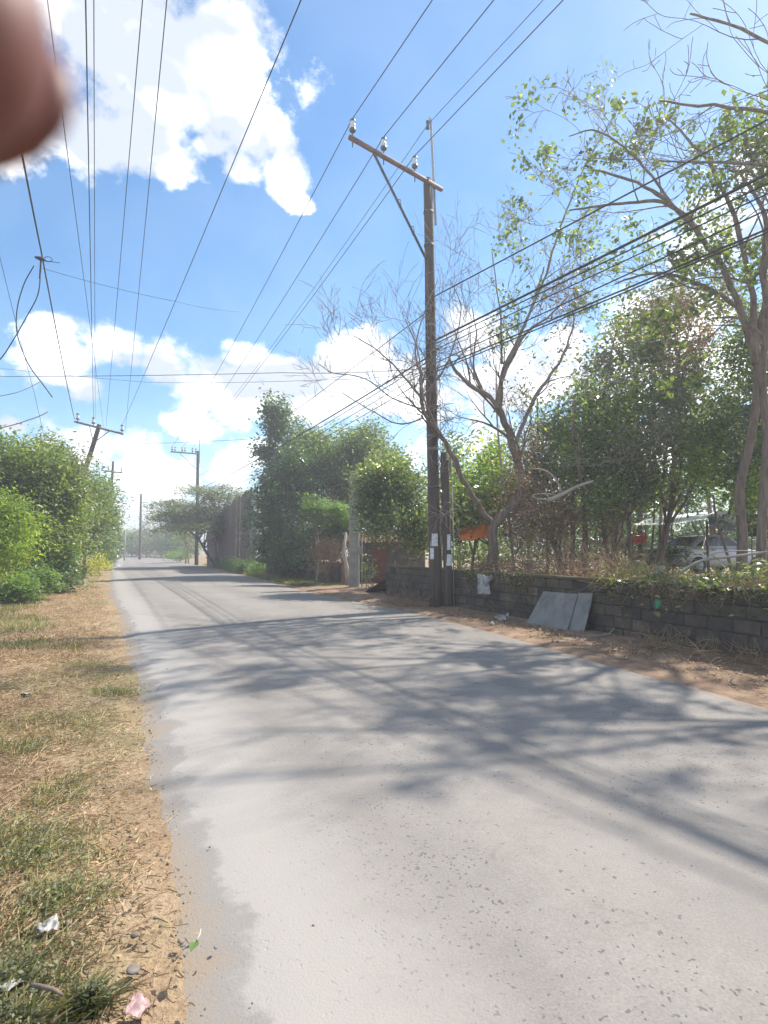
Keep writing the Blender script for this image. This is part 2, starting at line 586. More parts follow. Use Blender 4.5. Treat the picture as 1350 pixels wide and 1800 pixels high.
M['road'] = road_mat()
M['ground'] = ground_mat()
M['dirt'] = surf('dirt', (.13, .08, .052), (.25, .165, .105), 3, .95, .8, 25, c2=(.4, .28, .18), world_pos=True, dist=.03)
M['yard'] = surf('yard', (.1, .075, .05), (.2, .15, .1), 2, .95, .8, 25, c2=(.34, .27, .18), world_pos=True, dist=.03)


# ------------------------------------------------------------------ object helpers
def tag(o, label=None, cat=None, group=None, kind=None):
    if label: o['label'] = label
    if cat: o['category'] = cat
    if group: o['group'] = group
    if kind: o['kind'] = kind
    return o


def thing(name, label, cat, loc=(0, 0, 0), rz=0, group=None):
    o = bpy.data.objects.new(name, None)
    COL.objects.link(o)
    o.empty_display_size = .2
    o.location = loc
    o.rotation_euler = (0, 0, rz)
    return tag(o, label, cat, group)


def link(name, me, parent=None, mat=None, world_coords=False):
    """world_coords: mesh is given in world space, parent is unrotated -> subtract its location"""
    o = bpy.data.objects.new(name, me)
    COL.objects.link(o)
    if mat is not None and not me.materials:
        me.materials.append(M[mat] if isinstance(mat, str) else mat)
    if parent is not None:
        o.parent = parent
        if world_coords:
            o.location = -Vector(parent.location)
            p = parent.parent
            if p is not None:
                o.location = -Vector(parent.location) - Vector(p.location)
    return o


def mesh_np(name, V, faces, smooth=False, uv=None):
    """faces: (n,k) int array"""
    me = bpy.data.meshes.new(name)
    V = np.asarray(V, dtype=np.float32)
    faces = np.asarray(faces, dtype=np.int32)
    n, k = faces.shape
    me.vertices.add(len(V))
    me.vertices.foreach_set('co', V.ravel())
    me.loops.add(n * k)
    me.loops.foreach_set('vertex_index', faces.ravel())
    me.polygons.add(n)
    me.polygons.foreach_set('loop_start', np.arange(0, n * k, k, dtype=np.int32))
    if smooth:
        me.polygons.foreach_set('use_smooth', np.ones(n, dtype=bool))
    me.update(calc_edges=True)
    if uv is not None:
        l = me.uv_layers.new(name='UVMap')
        l.data.foreach_set('uv', np.asarray(uv, dtype=np.float32)[faces.ravel()].ravel())
    return me


class Tubes:
    def __init__(self):
        self.V, self.F, self.n = [], [], 0

    def add(self, pts, radii, sides=5, cap=True):
        pts = [Vector(p) for p in pts]
        k = len(pts)
        if k < 2: return
        if not hasattr(radii, '__len__'): radii = [radii] * k
        ref = None
        for i in range(k):
            t = (pts[min(i + 1, k - 1)] - pts[max(i - 1, 0)])
            if t.length < 1e-9: t = Vector((0, 0, 1))
            t.normalize()
            if ref is None:
                ref = Vector((1, 0, 0)) if abs(t.x) < .8 else Vector((0, 1, 0))
            a = (ref - t * ref.dot(t)).normalized()
            b = t.cross(a)
            ref = a
            for s in range(sides):
                th = 2 * math.pi * s / sides
                self.V.append(pts[i] + (a * math.cos(th) + b * math.sin(th)) * radii[i])
        for i in range(k - 1):
            for s in range(sides):
                a0 = self.n + i * sides + s
                a1 = self.n + i * sides + (s + 1) % sides
                self.F.append((a0, a1, a1 + sides, a0 + sides))
        base = self.n
        self.n += k * sides
        if cap:
            for ring, p, flip in ((0, pts[0], True), (k - 1, pts[-1], False)):
                self.V.append(p.copy())
                for s in range(sides):
                    a0 = base + ring * sides + s
                    a1 = base + ring * sides + (s + 1) % sides
                    f = (a1, a0, self.n, self.n) if flip else (a0, a1, self.n, self.n)
                    self.F.append(f)
                self.n += 1

    def mesh(self, name, smooth=True):
        me = bpy.data.meshes.new(name)
        fs = [f if f[2] != f[3] else f[:3] for f in self.F]
        me.from_pydata([tuple(v) for v in self.V], [], fs)
        if smooth:
            me.polygons.foreach_set('use_smooth', [True] * len(fs))
        me.update()
        return me


def tube_obj(name, pts, radii, mat, parent=None, sides=8, wc=False):
    t = Tubes()
    t.add(pts, radii, sides)
    return link(name, t.mesh(name), parent, mat, wc)


def box_bm(bm, c, s, rot=None, bevel=0):
    r = bmesh.ops.create_cube(bm, size=1)
    vs = r['verts']
    mtx = Matrix.Translation(c) @ (rot.to_4x4() if rot is not None else Matrix.Identity(4)) @ Matrix.Diagonal((*s, 1))
    bmesh.ops.transform(bm, matrix=mtx, verts=vs)
    if bevel:
        es = set()
        for v in vs:
            es.update(v.link_edges)
        bmesh.ops.bevel(bm, geom=list(es), offset=bevel, segments=1, affect='EDGES', profile=.7)
    return vs


def bm_obj(name, bm, mat, parent=None, smooth=False, wc=False):
    me = bpy.data.meshes.new(name)
    bm.to_mesh(me)
    bm.free()
    if smooth:
        me.polygons.foreach_set('use_smooth', [True] * len(me.polygons))
    return link(name, me, parent, mat, wc)


def box_obj(name, c, s, mat, parent=None, rot=None, bevel=.004, wc=False):
    bm = bmesh.new()
    box_bm(bm, Vector(c), s, rot, bevel)
    return bm_obj(name, bm, mat, parent, wc=wc)


def cat_interp(P, n):
    P = [Vector(p) for p in P]
    out = []
    k = len(P)
    for i in range(k - 1):
        p0, p1, p2, p3 = P[max(i - 1, 0)], P[i], P[i + 1], P[min(i + 2, k - 1)]
        for j in range(n):
            t = j / n
            out.append(.5 * ((2 * p1) + (p2 - p0) * t + (2 * p0 - 5 * p1 + 4 * p2 - p3) * t * t + (3 * p1 - p0 - 3 * p2 + p3) * t ** 3))
    out.append(P[-1].copy())
    return out


# ------------------------------------------------------------------ leaves
def leaves_mesh(name, C, size, aspect=.42, up=.5, droop=0., jitter=.4, fold=.12, rs=None):
    """C (n,3) centres -> one folded diamond leaf each"""
    rs = rs or npr
    n = len(C)
    C = np.asarray(C, dtype=np.float64)
    nrm = rs.normal(size=(n, 3))
    nrm /= np.linalg.norm(nrm, axis=1)[:, None]
    nrm[:, 2] = np.abs(nrm[:, 2]) * 1 + up
    nrm /= np.linalg.norm(nrm, axis=1)[:, None]
    d = rs.normal(size=(n, 3))
    d[:, 2] -= droop
    d -= nrm * (d * nrm).sum(1)[:, None]
    d /= np.linalg.norm(d, axis=1)[:, None] + 1e-9
    s = np.cross(nrm, d)
    L = size * (1 + jitter * (rs.rand(n) * 2 - 1))[:, None]
    Wd = L * aspect
    V = np.empty((n, 4, 3))
    V[:, 0] = C - d * L * .5
    V[:, 1] = C + s * Wd * .5 + nrm * L * fold
    V[:, 2] = C + d * L * .5
    V[:, 3] = C - s * Wd * .5 + nrm * L * fold
    Fc = np.arange(n * 4, dtype=np.int32).reshape(n, 4)
    return mesh_np(name, V.reshape(-1, 3), Fc)


def clump_points(centres, n_each, rad_, rs=None, flat=1.):
    rs = rs or npr
    centres = np.asarray(centres)
    k = len(centres)
    r = rs.normal(size=(k, n_each, 3))
    r *= (rad_ * (.6 + .8 * rs.rand(k)))[:, None, None]
    r[:, :, 2] *= flat
    return (centres[:, None, :] + r).reshape(-1, 3)


def crown_centres(ells, K, hollow=.55, rs=None, seed=0, rough=.35):
    """clump centres in a union of uneven ellipsoids (cx,cy,cz,rx,ry,rz)"""
    rs = rs or npr
    vol = np.array([e[3] * e[4] * e[5] for e in ells]) ** .7
    pick = rs.choice(len(ells), K, p=vol / vol.sum())
    out = []
    for i in pick:
        e = ells[i]
        d = rs.normal(size=3)
        d /= np.linalg.norm(d)
        r = (hollow + (1 - hollow) * rs.rand()) if rs.rand() < .75 else rs.rand() ** .5
        nz = noise.noise(Vector((d[0] * 1.9 + seed, d[1] * 1.9 + i * 3.1, d[2] * 1.9)))
        nz += .5 * noise.noise(Vector((d[0] * 4.3 + seed, d[1] * 4.3, d[2] * 4.3 + i)))
        r *= 1 + rough * 1.6 * nz
        out.append((e[0] + d[0] * e[3] * r, e[1] + d[1] * e[4] * r, e[2] + d[2] * e[5] * r))
    return np.array(out)


# ------------------------------------------------------------------ branches
class Style:
    def __init__(s, nch=(4, 4, 3), ang=(35, 40, 45), lr=(.6, .6, .6), rr=.55, wander=.16, trop=.1, seg=6, tstart=.35, endfork=True):
        s.nch, s.ang, s.lr, s.rr, s.wander, s.trop, s.seg, s.tstart, s.endfork = nch, ang, lr, rr, wander, trop, seg, tstart, endfork


def perp(d, r):
    a = Vector((r.gauss(0, 1), r.gauss(0, 1), r.gauss(0, 1)))
    a -= d * a.dot(d)
    return a.normalized()


def grow(T, tips, p, d, L, r, st, r_, lvl=0, rmin=.004):
    maxl = len(st.nch)
    seg = max(3, st.seg - lvl)
    pts, rr = [p.copy()], [r]
    d = d.normalized()
    w = perp(d, r_)
    for i in range(seg):
        w = (w + perp(d, r_) * .8).normalized()
        d = (d + w * st.wander + Vector((0, 0, st.trop * (1 if lvl else .5)))).normalized()
        pts.append(pts[-1] + d * L / seg)
        rr.append(max(rmin, r * (1 - .72 * (i + 1) / seg)))
    sides = 8 if r > .08 else (6 if r > .03 else (4 if r > .012 else 3))
    T.add(pts, rr, sides, cap=(r > .03))
    if lvl >= maxl:
        tips.append(pts[-1])
        tips.append(pts[len(pts) // 2])
        return
    n = st.nch[lvl]
    for j in range(n):
        t = st.tstart + (1 - st.tstart) * (j + r_.random() * .8) / n
        x = min(t, .999) * seg
        i = int(x)
        q = pts[i].lerp(pts[i + 1], x - i)
        dd = (pts[i + 1] - pts[i]).normalized()
        a = rad(st.ang[lvl] * r_.uniform(.7, 1.35))
        cdv = dd * math.cos(a) + perp(dd, r_) * math.sin(a)
        grow(T, tips, q, cdv, L * st.lr[lvl] * r_.uniform(.7, 1.25) * (1.15 - .4 * t), max(rmin, rr[i] * st.rr * r_.uniform(.8, 1.2)), st, r_, lvl + 1, rmin)
    if st.endfork:
        grow(T, tips, pts[-1], d, L * st.lr[lvl] * .8, rr[-1], st, r_, lvl + 1, rmin)


def along_limb(T, tips, pts, r0, r1, n, st, r_, L, bias=(0, 0, .6), rmin=.004, t0=.2):
    """hand-placed limb with random children"""
    P = cat_interp(pts, 6)
    k = len(P)
    for i in range(1, k):
        a_ = min(.05, r0 * .7)
        P[i] = P[i] + Vector((noise.noise(P[i] * 3.1), noise.noise(P[i] * 3.1 + Vector((9, 0, 0))), noise.noise(P[i] * 3.1 + Vector((0, 9, 0))))) * a_
    T.add(P, [(r0 + (r1 - r0) * i / (k - 1)) * (1 + .22 * noise.noise(P[i] * 5)) for i in range(k)], 8 if r0 > .05 else 5)
    for j in range(n):
        t = t0 + (1 - t0) * (j + r_.random()) / n
        i = min(int(t * (k - 1)), k - 2)
        d = (P[i + 1] - P[i]).normalized()
        cdv = (d * .6 + perp(d, r_) * .9 + Vector(bias)).normalized()
        grow(T, tips, P[i], cdv, L * r_.uniform(.6, 1.2), max(rmin, (r0 + (r1 - r0) * t) * .5), st, r_, 0, rmin)


def simple_tree(name, label, cat, base, ells, K, n_each, lsize, leafm, rclump=.3, trunk_r=.12, barkm='bark', aspect=.45,
                stems=1, seed=1, group=None, up=.5, droop=0., hollow=.4, flat=1., rough=.5, limbs=6, ground=0.0):
    """tree from an uneven crown (ellipsoids in world space) and a trunk whose limbs reach into it"""
    r_ = random.Random(seed)
    rs = np.random.RandomState(seed)
    b = Vector((base[0], base[1], ground))
    t = thing(name, label, cat, b, 0, group)
    T = Tubes()
    cen = crown_centres(ells, K, hollow, rs, seed, rough)
    for s_ in range(stems):
        off = Vector((r_.uniform(-.3, .3), r_.uniform(-.3, .3), 0)) * (stems > 1)
        e = ells[s_ % len(ells)]
        top = Vector((e[0], e[1], e[2] + e[5] * .3)) + Vector((r_.uniform(-.4, .4) * e[3], r_.uniform(-.4, .4) * e[4], 0)) * .5
        st = b + off - Vector((0, 0, .1))
        mid = st.lerp(top, .45) + Vector((r_.uniform(-.2, .2), r_.uniform(-.2, .2), 0))
        P = cat_interp([st, st.lerp(mid, .5) + off * .3, mid, top], 3)
        k = len(P)
        tr_ = trunk_r * (1 if stems == 1 else .7)
        T.add(P, [tr_ * (1 - .75 * i / (k - 1)) for i in range(k)], 8)
        for j in range(limbs):
            i = r_.randint(int(k * .4), k - 2)
            c = Vector(cen[r_.randint(0, K - 1)])
            q = P[i]
            m = q.lerp(c, .5) + Vector((0, 0, -.12 * (c - q).length)) + perp(Vector((0, 0, 1)), r_) * .15
            L = cat_interp([q, m, c], 4)
            T.add(L, [max(.006, trunk_r * .42 * (1 - .85 * u / 8)) for u in range(9)], 5)
    link('trunk', T.mesh('trunk'), t, barkm, True)
    pts = clump_points(cen, n_each, rclump, rs, flat)
    pts = pts[pts[:, 2] > ground + .03]
    link('crown', leaves_mesh('crown', pts, lsize, aspect, up, droop, rs=rs), t, leafm, True)
    return t


#@@STRUCTURE
# ------------------------------------------------------------------ ground, road
Ledge = [(x_ - .2, y_) for x_, y_ in [(9.5, -22), (2.3, -6), (.45, -1), (-.62, 1.9), (-1.1, 3.0), (-1.95, 4.8), (-3.0, 7), (-6.45, 14), (-10.2, 21.3), (-17.2, 36), (-22.5, 47), (-38, 81), (-50.5, 107), (-66, 126), (-90, 140)]]
Redge = [(17, -22), (8.6, -6), (6.5, -1), (5.4, 1.9), (4.95, 3), (4.4, 4.8), (3.7, 7), (1.15, 14), (-2.6, 21.3), (-8.9, 36), (-13.8, 47), (-28.2, 81), (-40, 108), (-58, 134), (-86, 152)]
WALL0 = Vector((2.1, 14.6, 0))
WDIR = Vector((.413, -.911, 0)).normalized()
WN = Vector((-WDIR.y, WDIR.x, 0)) * 1.0     # points away from the road (behind the wall)
if WN.x < 0: WN = -WN
WALL_A = WALL0 - WDIR * 5.0


def road_dist():
    return


def build_road():
    L = cat_interp([(x, y, 0) for x, y in Ledge], 8)
    R = cat_interp([(x, y, 0) for x, y in Redge], 8)
    n = len(L)
    m = 13
    V, uv, Fc = [], [], []
    for i in range(n):
        w = (R[i] - L[i]).length
        for j in range(m):
            t = (j - 1) / (m - 3)
            if j == 0: t = 0
            elif j == m - 1: t = 1
            elif j == 1: t = .45 / w
            elif j == m - 2: t = 1 - .4 / w
            p = L[i].lerp(R[i], t)
            e = 0
            if j in (0, m - 1) and p.y < 60:
                e = noise.noise(Vector((p.x * .9, p.y * .9, 3))) * .28 + noise.noise(Vector((p.x * 3, p.y * 3, 8))) * .1
            q = p + (R[i] - L[i]).normalized() * e
            V.append((q.x, q.y, -.03 if j in (0, m - 1) else .016 + .04 * (1 - (2 * t - 1) ** 2)))
            uv.append((t * w, (1 - t) * w))
    for i in range(n - 1):
        for j in range(m - 1):
            a = i * m + j
            Fc.append((a, a + 1, a + 1 + m, a + m))
    # skirts down into the ground
    o = link('road', mesh_np('road', V, Fc, True, uv), None, 'road')
    tag(o, kind='structure')
    return L, R


RL, RR = build_road()


def ground_z(x, y):
    z = -.05
    if abs(x) < 130 and y < 150:
        le = np.interp(y, [p[1] for p in Ledge], [p[0] for p in Ledge])
        re = np.interp(y, [p[1] for p in Redge], [p[0] for p in Redge])
        dl, dr = le - x, x - re
        d = max(dl, dr)
        if d > -.7:
            k = min(1, (d + .7) / .5)
            z = -.05 + .05 * k + .03 * min(1, max(0, d) / .8)
            z += k * (.022 * noise.noise(Vector((x * .45, y * .45, 0))) + .016 * noise.noise(Vector((x * 2.1, y * 2.1, 5))))
    return z


def build_ground():
    # graded grid: fine near the camera, reaching far past the horizon
    def axis(lo, hi, fine):
        a = [0.]
        s = fine
        while a[-1] < hi:
            a.append(a[-1] + s)
            s *= 1.045
        b = [0.]
        s = fine
        while b[-1] > lo:
            b.append(b[-1] - s)
            s *= 1.045
        return sorted(set(b + a))
    xs = axis(-700, 700, .22)
    ys = axis(-300, 700, .22)
    V = []
    for y in ys:
        for x in xs:
            z = ground_z(x, y)
            V.append((x, y, z))
    n = len(xs)
    idx = np.arange(len(V)).reshape(len(ys), n)
    Fc = np.stack([idx[:-1, :-1].ravel(), idx[:-1, 1:].ravel(), idx[1:, 1:].ravel(), idx[1:, :-1].ravel()], 1)
    o = link('ground', mesh_np('ground', V, Fc, True), None, 'ground')
    tag(o, kind='structure')


build_ground()


def strip(name, poly_a, poly_b, mat, m=8, z0=.02, amp=.03, z1=None):
    A = cat_interp([(x, y, 0) for x, y in poly_a], 16)
    B = cat_interp([(x, y, 0) for x, y in poly_b], 16)
    V, Fc = [], []
    for i in range(len(A)):
        for j in range(m):
            t = j / (m - 1)
            p = A[i].lerp(B[i], t)
            if j < 2: p = p + (B[i] - A[i]).normalized() * (.22 * noise.noise(p * 1.1) + .12 * noise.noise(p * 3.7) - .05)
            z = z0 + ((z1 - z0) * t if z1 is not None else 0) + amp * noise.noise(Vector((p.x * 1.3, p.y * 1.3, 4))) * math.sin(math.pi * min(1, t * 1.0 + .05))
            if j == 0: z = -.02
            V.append((p.x, p.y, z))
    for i in range(len(A) - 1):
        for j in range(m - 1):
            a = i * m + j
            Fc.append((a, a + 1, a + 1 + m, a + m))
    o = link(name, mesh_np(name, V, Fc, True), None, mat)
    return tag(o, kind='structure')


def wp(s, t, z=0.):
    """point s metres along the block wall from WALL0 (towards the camera), t metres behind its face"""
    p = WALL0 + WDIR * s + WN * t
    return Vector((p.x, p.y, z))


# dirt shoulder at the foot of the wall, on past the entrance
strip('dirt_verge', [(8.3, -6), (6.2, -1), (5.1, 1.9), (4.65, 3), (4.1, 4.8), (3.35, 7), (.9, 14), (-2.6, 20.8), (-4.2, 24.5)],
      [(10.6, -6), (8.7, -.6), (7.9, 2.0), (7.5, 3), (6.8, 4.8), (5.9, 7), (2.9, 13.6), (.9, 21.3), (-.6, 26)], 'dirt', 12, .032, .06, .10)


def build_yard():
    """raised ground held by the wall"""
    V, Fc = [], []
    ss = list(np.arange(-14, 40, .6))
    ts = [.02, .25, .6, 1, 1.5, 2, 2.6, 3.3, 4, 5, 6, 7.2, 8.5, 10, 12, 14, 17, 20, 24, 30, 38, 50]
    for s in ss:
        ramp = min(1, max(0, (s + 7.2) / 3.0)) if s < -4.2 else 1
        for t in ts:
            p = wp(s, t)
            z = -.06 + (.9 * (t < .5) + .72 * (.5 <= t < 1.3) + .6 * (t >= 1.3)) * ramp + .06 * noise.noise(Vector((p.x * .7, p.y * .7, 1))) * min(1, t)
            V.append((p.x, p.y, z))
    n = len(ts)
    for i in range(len(ss) - 1):
        for j in range(n - 1):
            a = i * n + j
            Fc.append((a, a + 1, a + 1 + n, a + n))
    tag(link('yard_ground', mesh_np('yard_ground', V, Fc, True), None, 'yard'), kind='structure')


build_yard()
YZ = .55   # yard ground level


# ------------------------------------------------------------------ concrete block wall
def build_block_wall():
    n_col, n_row = 45, 5
    t = thing('block_wall', 'long low wall of dark mouldy hollow blocks holding back the raised yard', 'wall', wp(-5, 0))
    ang = math.atan2(WDIR.y, WDIR.x)
    # mortar core
    bm = bmesh.new()
    R = Matrix.Rotation(ang, 3, 'Z')
    c = wp(-5 + n_col * .2, .10, .48)
    box_bm(bm, c, (n_col * .4, .156, .99), R)
    bm_obj('mortar', bm, 'mortar', t, wc=True)
    meshes = []
    r_ = random.Random(5)
    for k in range(5):
        bm = bmesh.new()
        box_bm(bm, Vector((0, 0, 0)), (.385, .17, .185), None, .012)
        for v in bm.verts:
            v.co += Vector((r_.uniform(-1, 1), r_.uniform(-1, 1), r_.uniform(-1, 1))) * .009
        me = bpy.data.meshes.new('block')
        bm.to_mesh(me)
        bm.free()
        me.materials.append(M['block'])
        meshes.append(me)
    for row in range(n_row):
        for c_ in range(n_col):
            if row == 4 and r_.random() < .05: continue
            s = -5 + (c_ + .5 + (.5 if row % 2 else 0)) * .4
            if s > -5 + n_col * .4 - .2: continue
            o = bpy.data.objects.new('block', r_.choice(meshes))
            COL.objects.link(o)
            o.parent = t
            p = wp(s, .095 + r_.uniform(-.009, .009), .1 + row * .2 + r_.uniform(-.003, .003))
            o.location = p - t.location
            o.rotation_euler = (r_.uniform(-.015, .015), r_.uniform(-.012, .012), ang + r_.uniform(-.015, .015) + (math.pi if r_.random() < .5 else 0))
    # worn cement coping in uneven lengths
    s = -5
    while s < -5 + n_col * .4:
        l = r_.uniform(.7, 1.6)
        p = wp(s + l / 2, .1, 1.03 + r_.uniform(-.012, .012))
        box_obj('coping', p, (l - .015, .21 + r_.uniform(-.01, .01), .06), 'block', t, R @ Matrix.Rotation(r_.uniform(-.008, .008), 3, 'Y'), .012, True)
        s += l


build_block_wall()


def build_far_wall():
    """low wall beyond the entrance, as far joined block courses"""
    t = thing('roadside_wall', 'dark low block wall beyond the entrance under the dense trees', 'wall', (-2.0, 25.2, 0))
    a, b = Vector((-1.75, 24.9, 0)), Vector((-9.8, 41.5, 0))
    L = (b - a).length
    d = (b - a).normalized()
    ang = math.atan2(d.y, d.x)
    R = Matrix.Rotation(ang, 3, 'Z')
    bm = bmesh.new()
    r_ = random.Random(9)
    for row in range(5):
        s = -.2 * (row % 2)
        while s < L - .2:
            c = a + d * (s + .2)
            box_bm(bm, Vector((c.x, c.y, .1 + row * .2)), (.388, .15 + r_.uniform(-.01, .01), .188), R)
            s += .4
    o = bm_obj('block_courses', bm, 'block', t, wc=True)
    o['kind'] = 'stuff'
    box_obj('mortar', (a + b) / 2 + Vector((0, 0, .48)), (L, .12, .98), 'mortar', t, R, 0, True)
    box_obj('pillar', a + Vector((.12, -.2, .62)), (.34, .34, 1.25), 'rust_sheet', t, R, .01, True)


build_far_wall()


#@@POLES
# ------------------------------------------------------------------ utility poles
def insulator(parent, p, s=1., name='insulator'):
    """pin insulator: dark skirt, white body, dark cap on a steel pin"""
    t = Tubes()
    prof = [(0, .05), (.02, .075), (.06, .08), (.085, .06), (.10, .062), (.14, .078), (.17, .062), (.2, .06), (.235, .072), (.27, .055), (.3, .03), (.31, .01)]
    t.add([Vector((0, 0, z * s)) for z, r in prof], [r * s for z, r in prof], 12)
    o = link(name, t.mesh(name), parent, 'porcelain')
    o.location = p
    c = tube_obj('cap', [(0, 0, .236 * s), (0, 0, .25 * s), (0, 0, .3 * s), (0, 0, .325 * s)], [.079 * s, .082 * s, .066 * s, .035 * s], 'porcelain_dark', o, 12)
    c = tube_obj('skirt', [(0, 0, -.02 * s), (0, 0, .0), (0, 0, .055 * s), (0, 0, .066 * s)], [.06 * s, .084 * s, .088 * s, .07 * s], 'porcelain_dark', o, 12)
    tube_obj('pin', [(0, 0, -.22 * s), (0, 0, .02 * s)], [.017 * s, .022 * s], 'steel_dark', o, 6)
    return o


def posters(parent, items):
    for (ang, z, w, h, r) in items:
        V, Fc = [], []
        n = 6
        for i in range(n + 1):
            a = ang + (i / n - .5) * w / r
            for j in (0, 1):
                V.append((math.cos(a) * (r + .004), math.sin(a) * (r + .004), (j - .5) * h))
        for i in range(n):
            a = i * 2
            Fc.append((a, a + 2, a + 3, a + 1))
        o = link('paper_notice', mesh_np('paper_notice', V, Fc, True), parent, 'paper')
        o.location = (0, 0, z)


PB = Vector((1.37, 15.2, .06))          # foot of the main pole


def wood_pole_mesh(h, r0, r1, seed, lean=(0, 0)):
    T = Tubes()
    n = 14
    pts, rr = [], []
    for i in range(n + 1):
        t = i / n
        pts.append(Vector((lean[0] * t + .02 * noise.noise(Vector((t * 3, seed, 0))), lean[1] * t + .02 * noise.noise(Vector((t * 3, seed, 5))), -.3 + (h + .3) * t)))
        rr.append((r0 + (r1 - r0) * t) * (1 + .03 * noise.noise(Vector((t * 9, seed, 2)))))
    T.add(pts, rr, 14)
    return T.mesh('pole')


def build_main_pole():
    t = thing('utility_pole', 'tall dark wooden utility pole with rusty crossarm, standing against the block wall', 'utility pole', PB)
    Hp = W(752, 316, 15.2).z - PB.z
    lx = W(752, 316, 15.2).x - PB.x
    link('pole', wood_pole_mesh(Hp, .175, .125, 1, (lx, 0)), t, 'pole_wood')
    zc = Hp - .16
    R = W(771, 334, 15.55) - PB
    Lf = W(610, 238, 13.5) - PB
    R.z = Lf.z = zc
    back = (Vector((WDIR.x, WDIR.y, 0))) * .17
    R += back; Lf += back
    tube_obj('crossarm', [Lf, Lf.lerp(R, .33), Lf.lerp(R, .66), R], [.065] * 4, 'rusty_arm', t, 10)
    ins = []
    for px, py, f in ((615, 225, .03), (665, 255, .34), (720, 295, .68)):
        p = Lf.lerp(R, f) + Vector((0, 0, .20))
        insulator(t, p, .98)
        ins.append(PB + p + Vector((0, 0, .33)))
        tube_obj('pin_bolt', [p + Vector((0, 0, -.42)), p + Vector((0, 0, -.2))], [.012, .02], 'steel_dark', t, 6)
    # steel brace with welded hooks
    zb = W(745, 458, 15.2).z - PB.z
    tx = lx * zb / Hp
    B0 = Lf.lerp(R, .24) + Vector((0, 0, -.07))
    B1 = Vector((tx - .1, -.1, zb))
    br = tube_obj('brace', [B0, B0.lerp(B1, .5), B1], [.034] * 3, 'steel_dark', t, 6)
    for f in (.42, .68):
        q = B0.lerp(B1, f)
        tube_obj('hook', [q, q + Vector((.1, .02, .02)), q + Vector((.11, .02, -.14)), q + Vector((.05, .01, -.2))], .012, 'steel_dark', t, 5)
    # galvanised top extension carrying the neutral
    e0 = W(766, 395, 15.35) - PB
    e1 = W(757, 210, 15.35) - PB
    bm = bmesh.new()
    L = (e1 - e0).length
    q = (e1 - e0).to_track_quat('Z', 'Y').to_matrix()
    box_bm(bm, e0.lerp(e1, .5), (.095, .06, L), q, .006)
    bm_obj('top_extension', bm, 'steel', t)
    tipc = bmesh.new()
    box_bm(tipc, e1 + Vector((-.02, 0, .03)), (.05, .05, .1), q, .01)
    bm_obj('extension_tip', tipc, 'steel', t)
    s = tube_obj('spool_insulator', [e1 + Vector((-.09, -.03, -.3)), e1 + Vector((-.09, -.03, -.22)), e1 + Vector((-.09, -.03, -.15)), e1 + Vector((-.09, -.03, -.08))], [.055, .04, .04, .055], 'porcelain_dark', t, 10)
    for zz in (Hp - .95, Hp - 1.9, 6.9, 5.4, 3.2):
        rr = .175 + (.125 - .175) * zz / Hp + .012
        c = Vector((lx * zz / Hp, 0, zz))
        tube_obj('steel_band', [c + Vector((0, 0, -.03)), c + Vector((0, 0, .03))], [rr, rr], 'steel_dark', t, 14)
    # cable clamps
    for zz in (8.05, 6.8, 6.35):
        c = Vector((lx * zz / Hp, 0, zz))
        box_obj('cable_clamp', c + Vector((-.02, -.18, 0)), (.09, .08, .14), 'steel_dark', t, None, .01)
    posters(t, [(rad(-112), 1.78, .23, .33, .171), (rad(-128), 1.42, .12, .30, .173)])
    for zz in (4.2, 4.55, 7.6):
        rr = .175 + (.125 - .175) * zz / Hp + .006
        for dz in (0, .025, .05):
            c = Vector((lx * zz / Hp, 0, zz + dz))
            tube_obj('tie_wire', [c, c + Vector((0, 0, .008))], [rr, rr], 'steel', t, 14)
    box_obj('arm_bolt', Vector((lx - .02, -.2, zc)), (.05, .16, .05), 'steel_dark', t, None, .008)
    # ground wire
    tube_obj('ground_wire', [(.17, -.06, 0), (.16, -.07, 2), (.15, -.08, 4.5), (.13, -.07, 7)], .008, 'pole_grey', t, 5)
    return t, ins, (PB + e1 + Vector((-.09, -.05, -.2))), Hp, lx


MP, INS, NEU, HP, LXP = build_main_pole()

# stub pole strapped beside it
st = thing('stub_pole', 'shorter brown stub pole strapped to the right side of the tall pole', 'pole', (1.37 + .34, 15.08, .06))
hs = W(784, 800, 15.1).z
link('pole', wood_pole_mesh(hs, .12, .105, 4, (-.09, .02)), st, 'pole_wood')
posters(st, [(rad(-105), 1.72, .13, .40, .118), (rad(-92), 1.25, .17, .30, .118)])
for zz in (1.0, 2.75, 3.9):
    c = Vector((-.09 * zz / hs, .02, zz))
    tube_obj('wire_wrap', [c + Vector((0, 0, -.025)), c + Vector((0, 0, .025))], [.125, .125], 'steel_dark', st, 12)
tube_obj('conduit', [(.125, -.03, 0), (.12, -.03, 2), (.08, -.03, hs)], .016, 'bark_pale', st, 6)


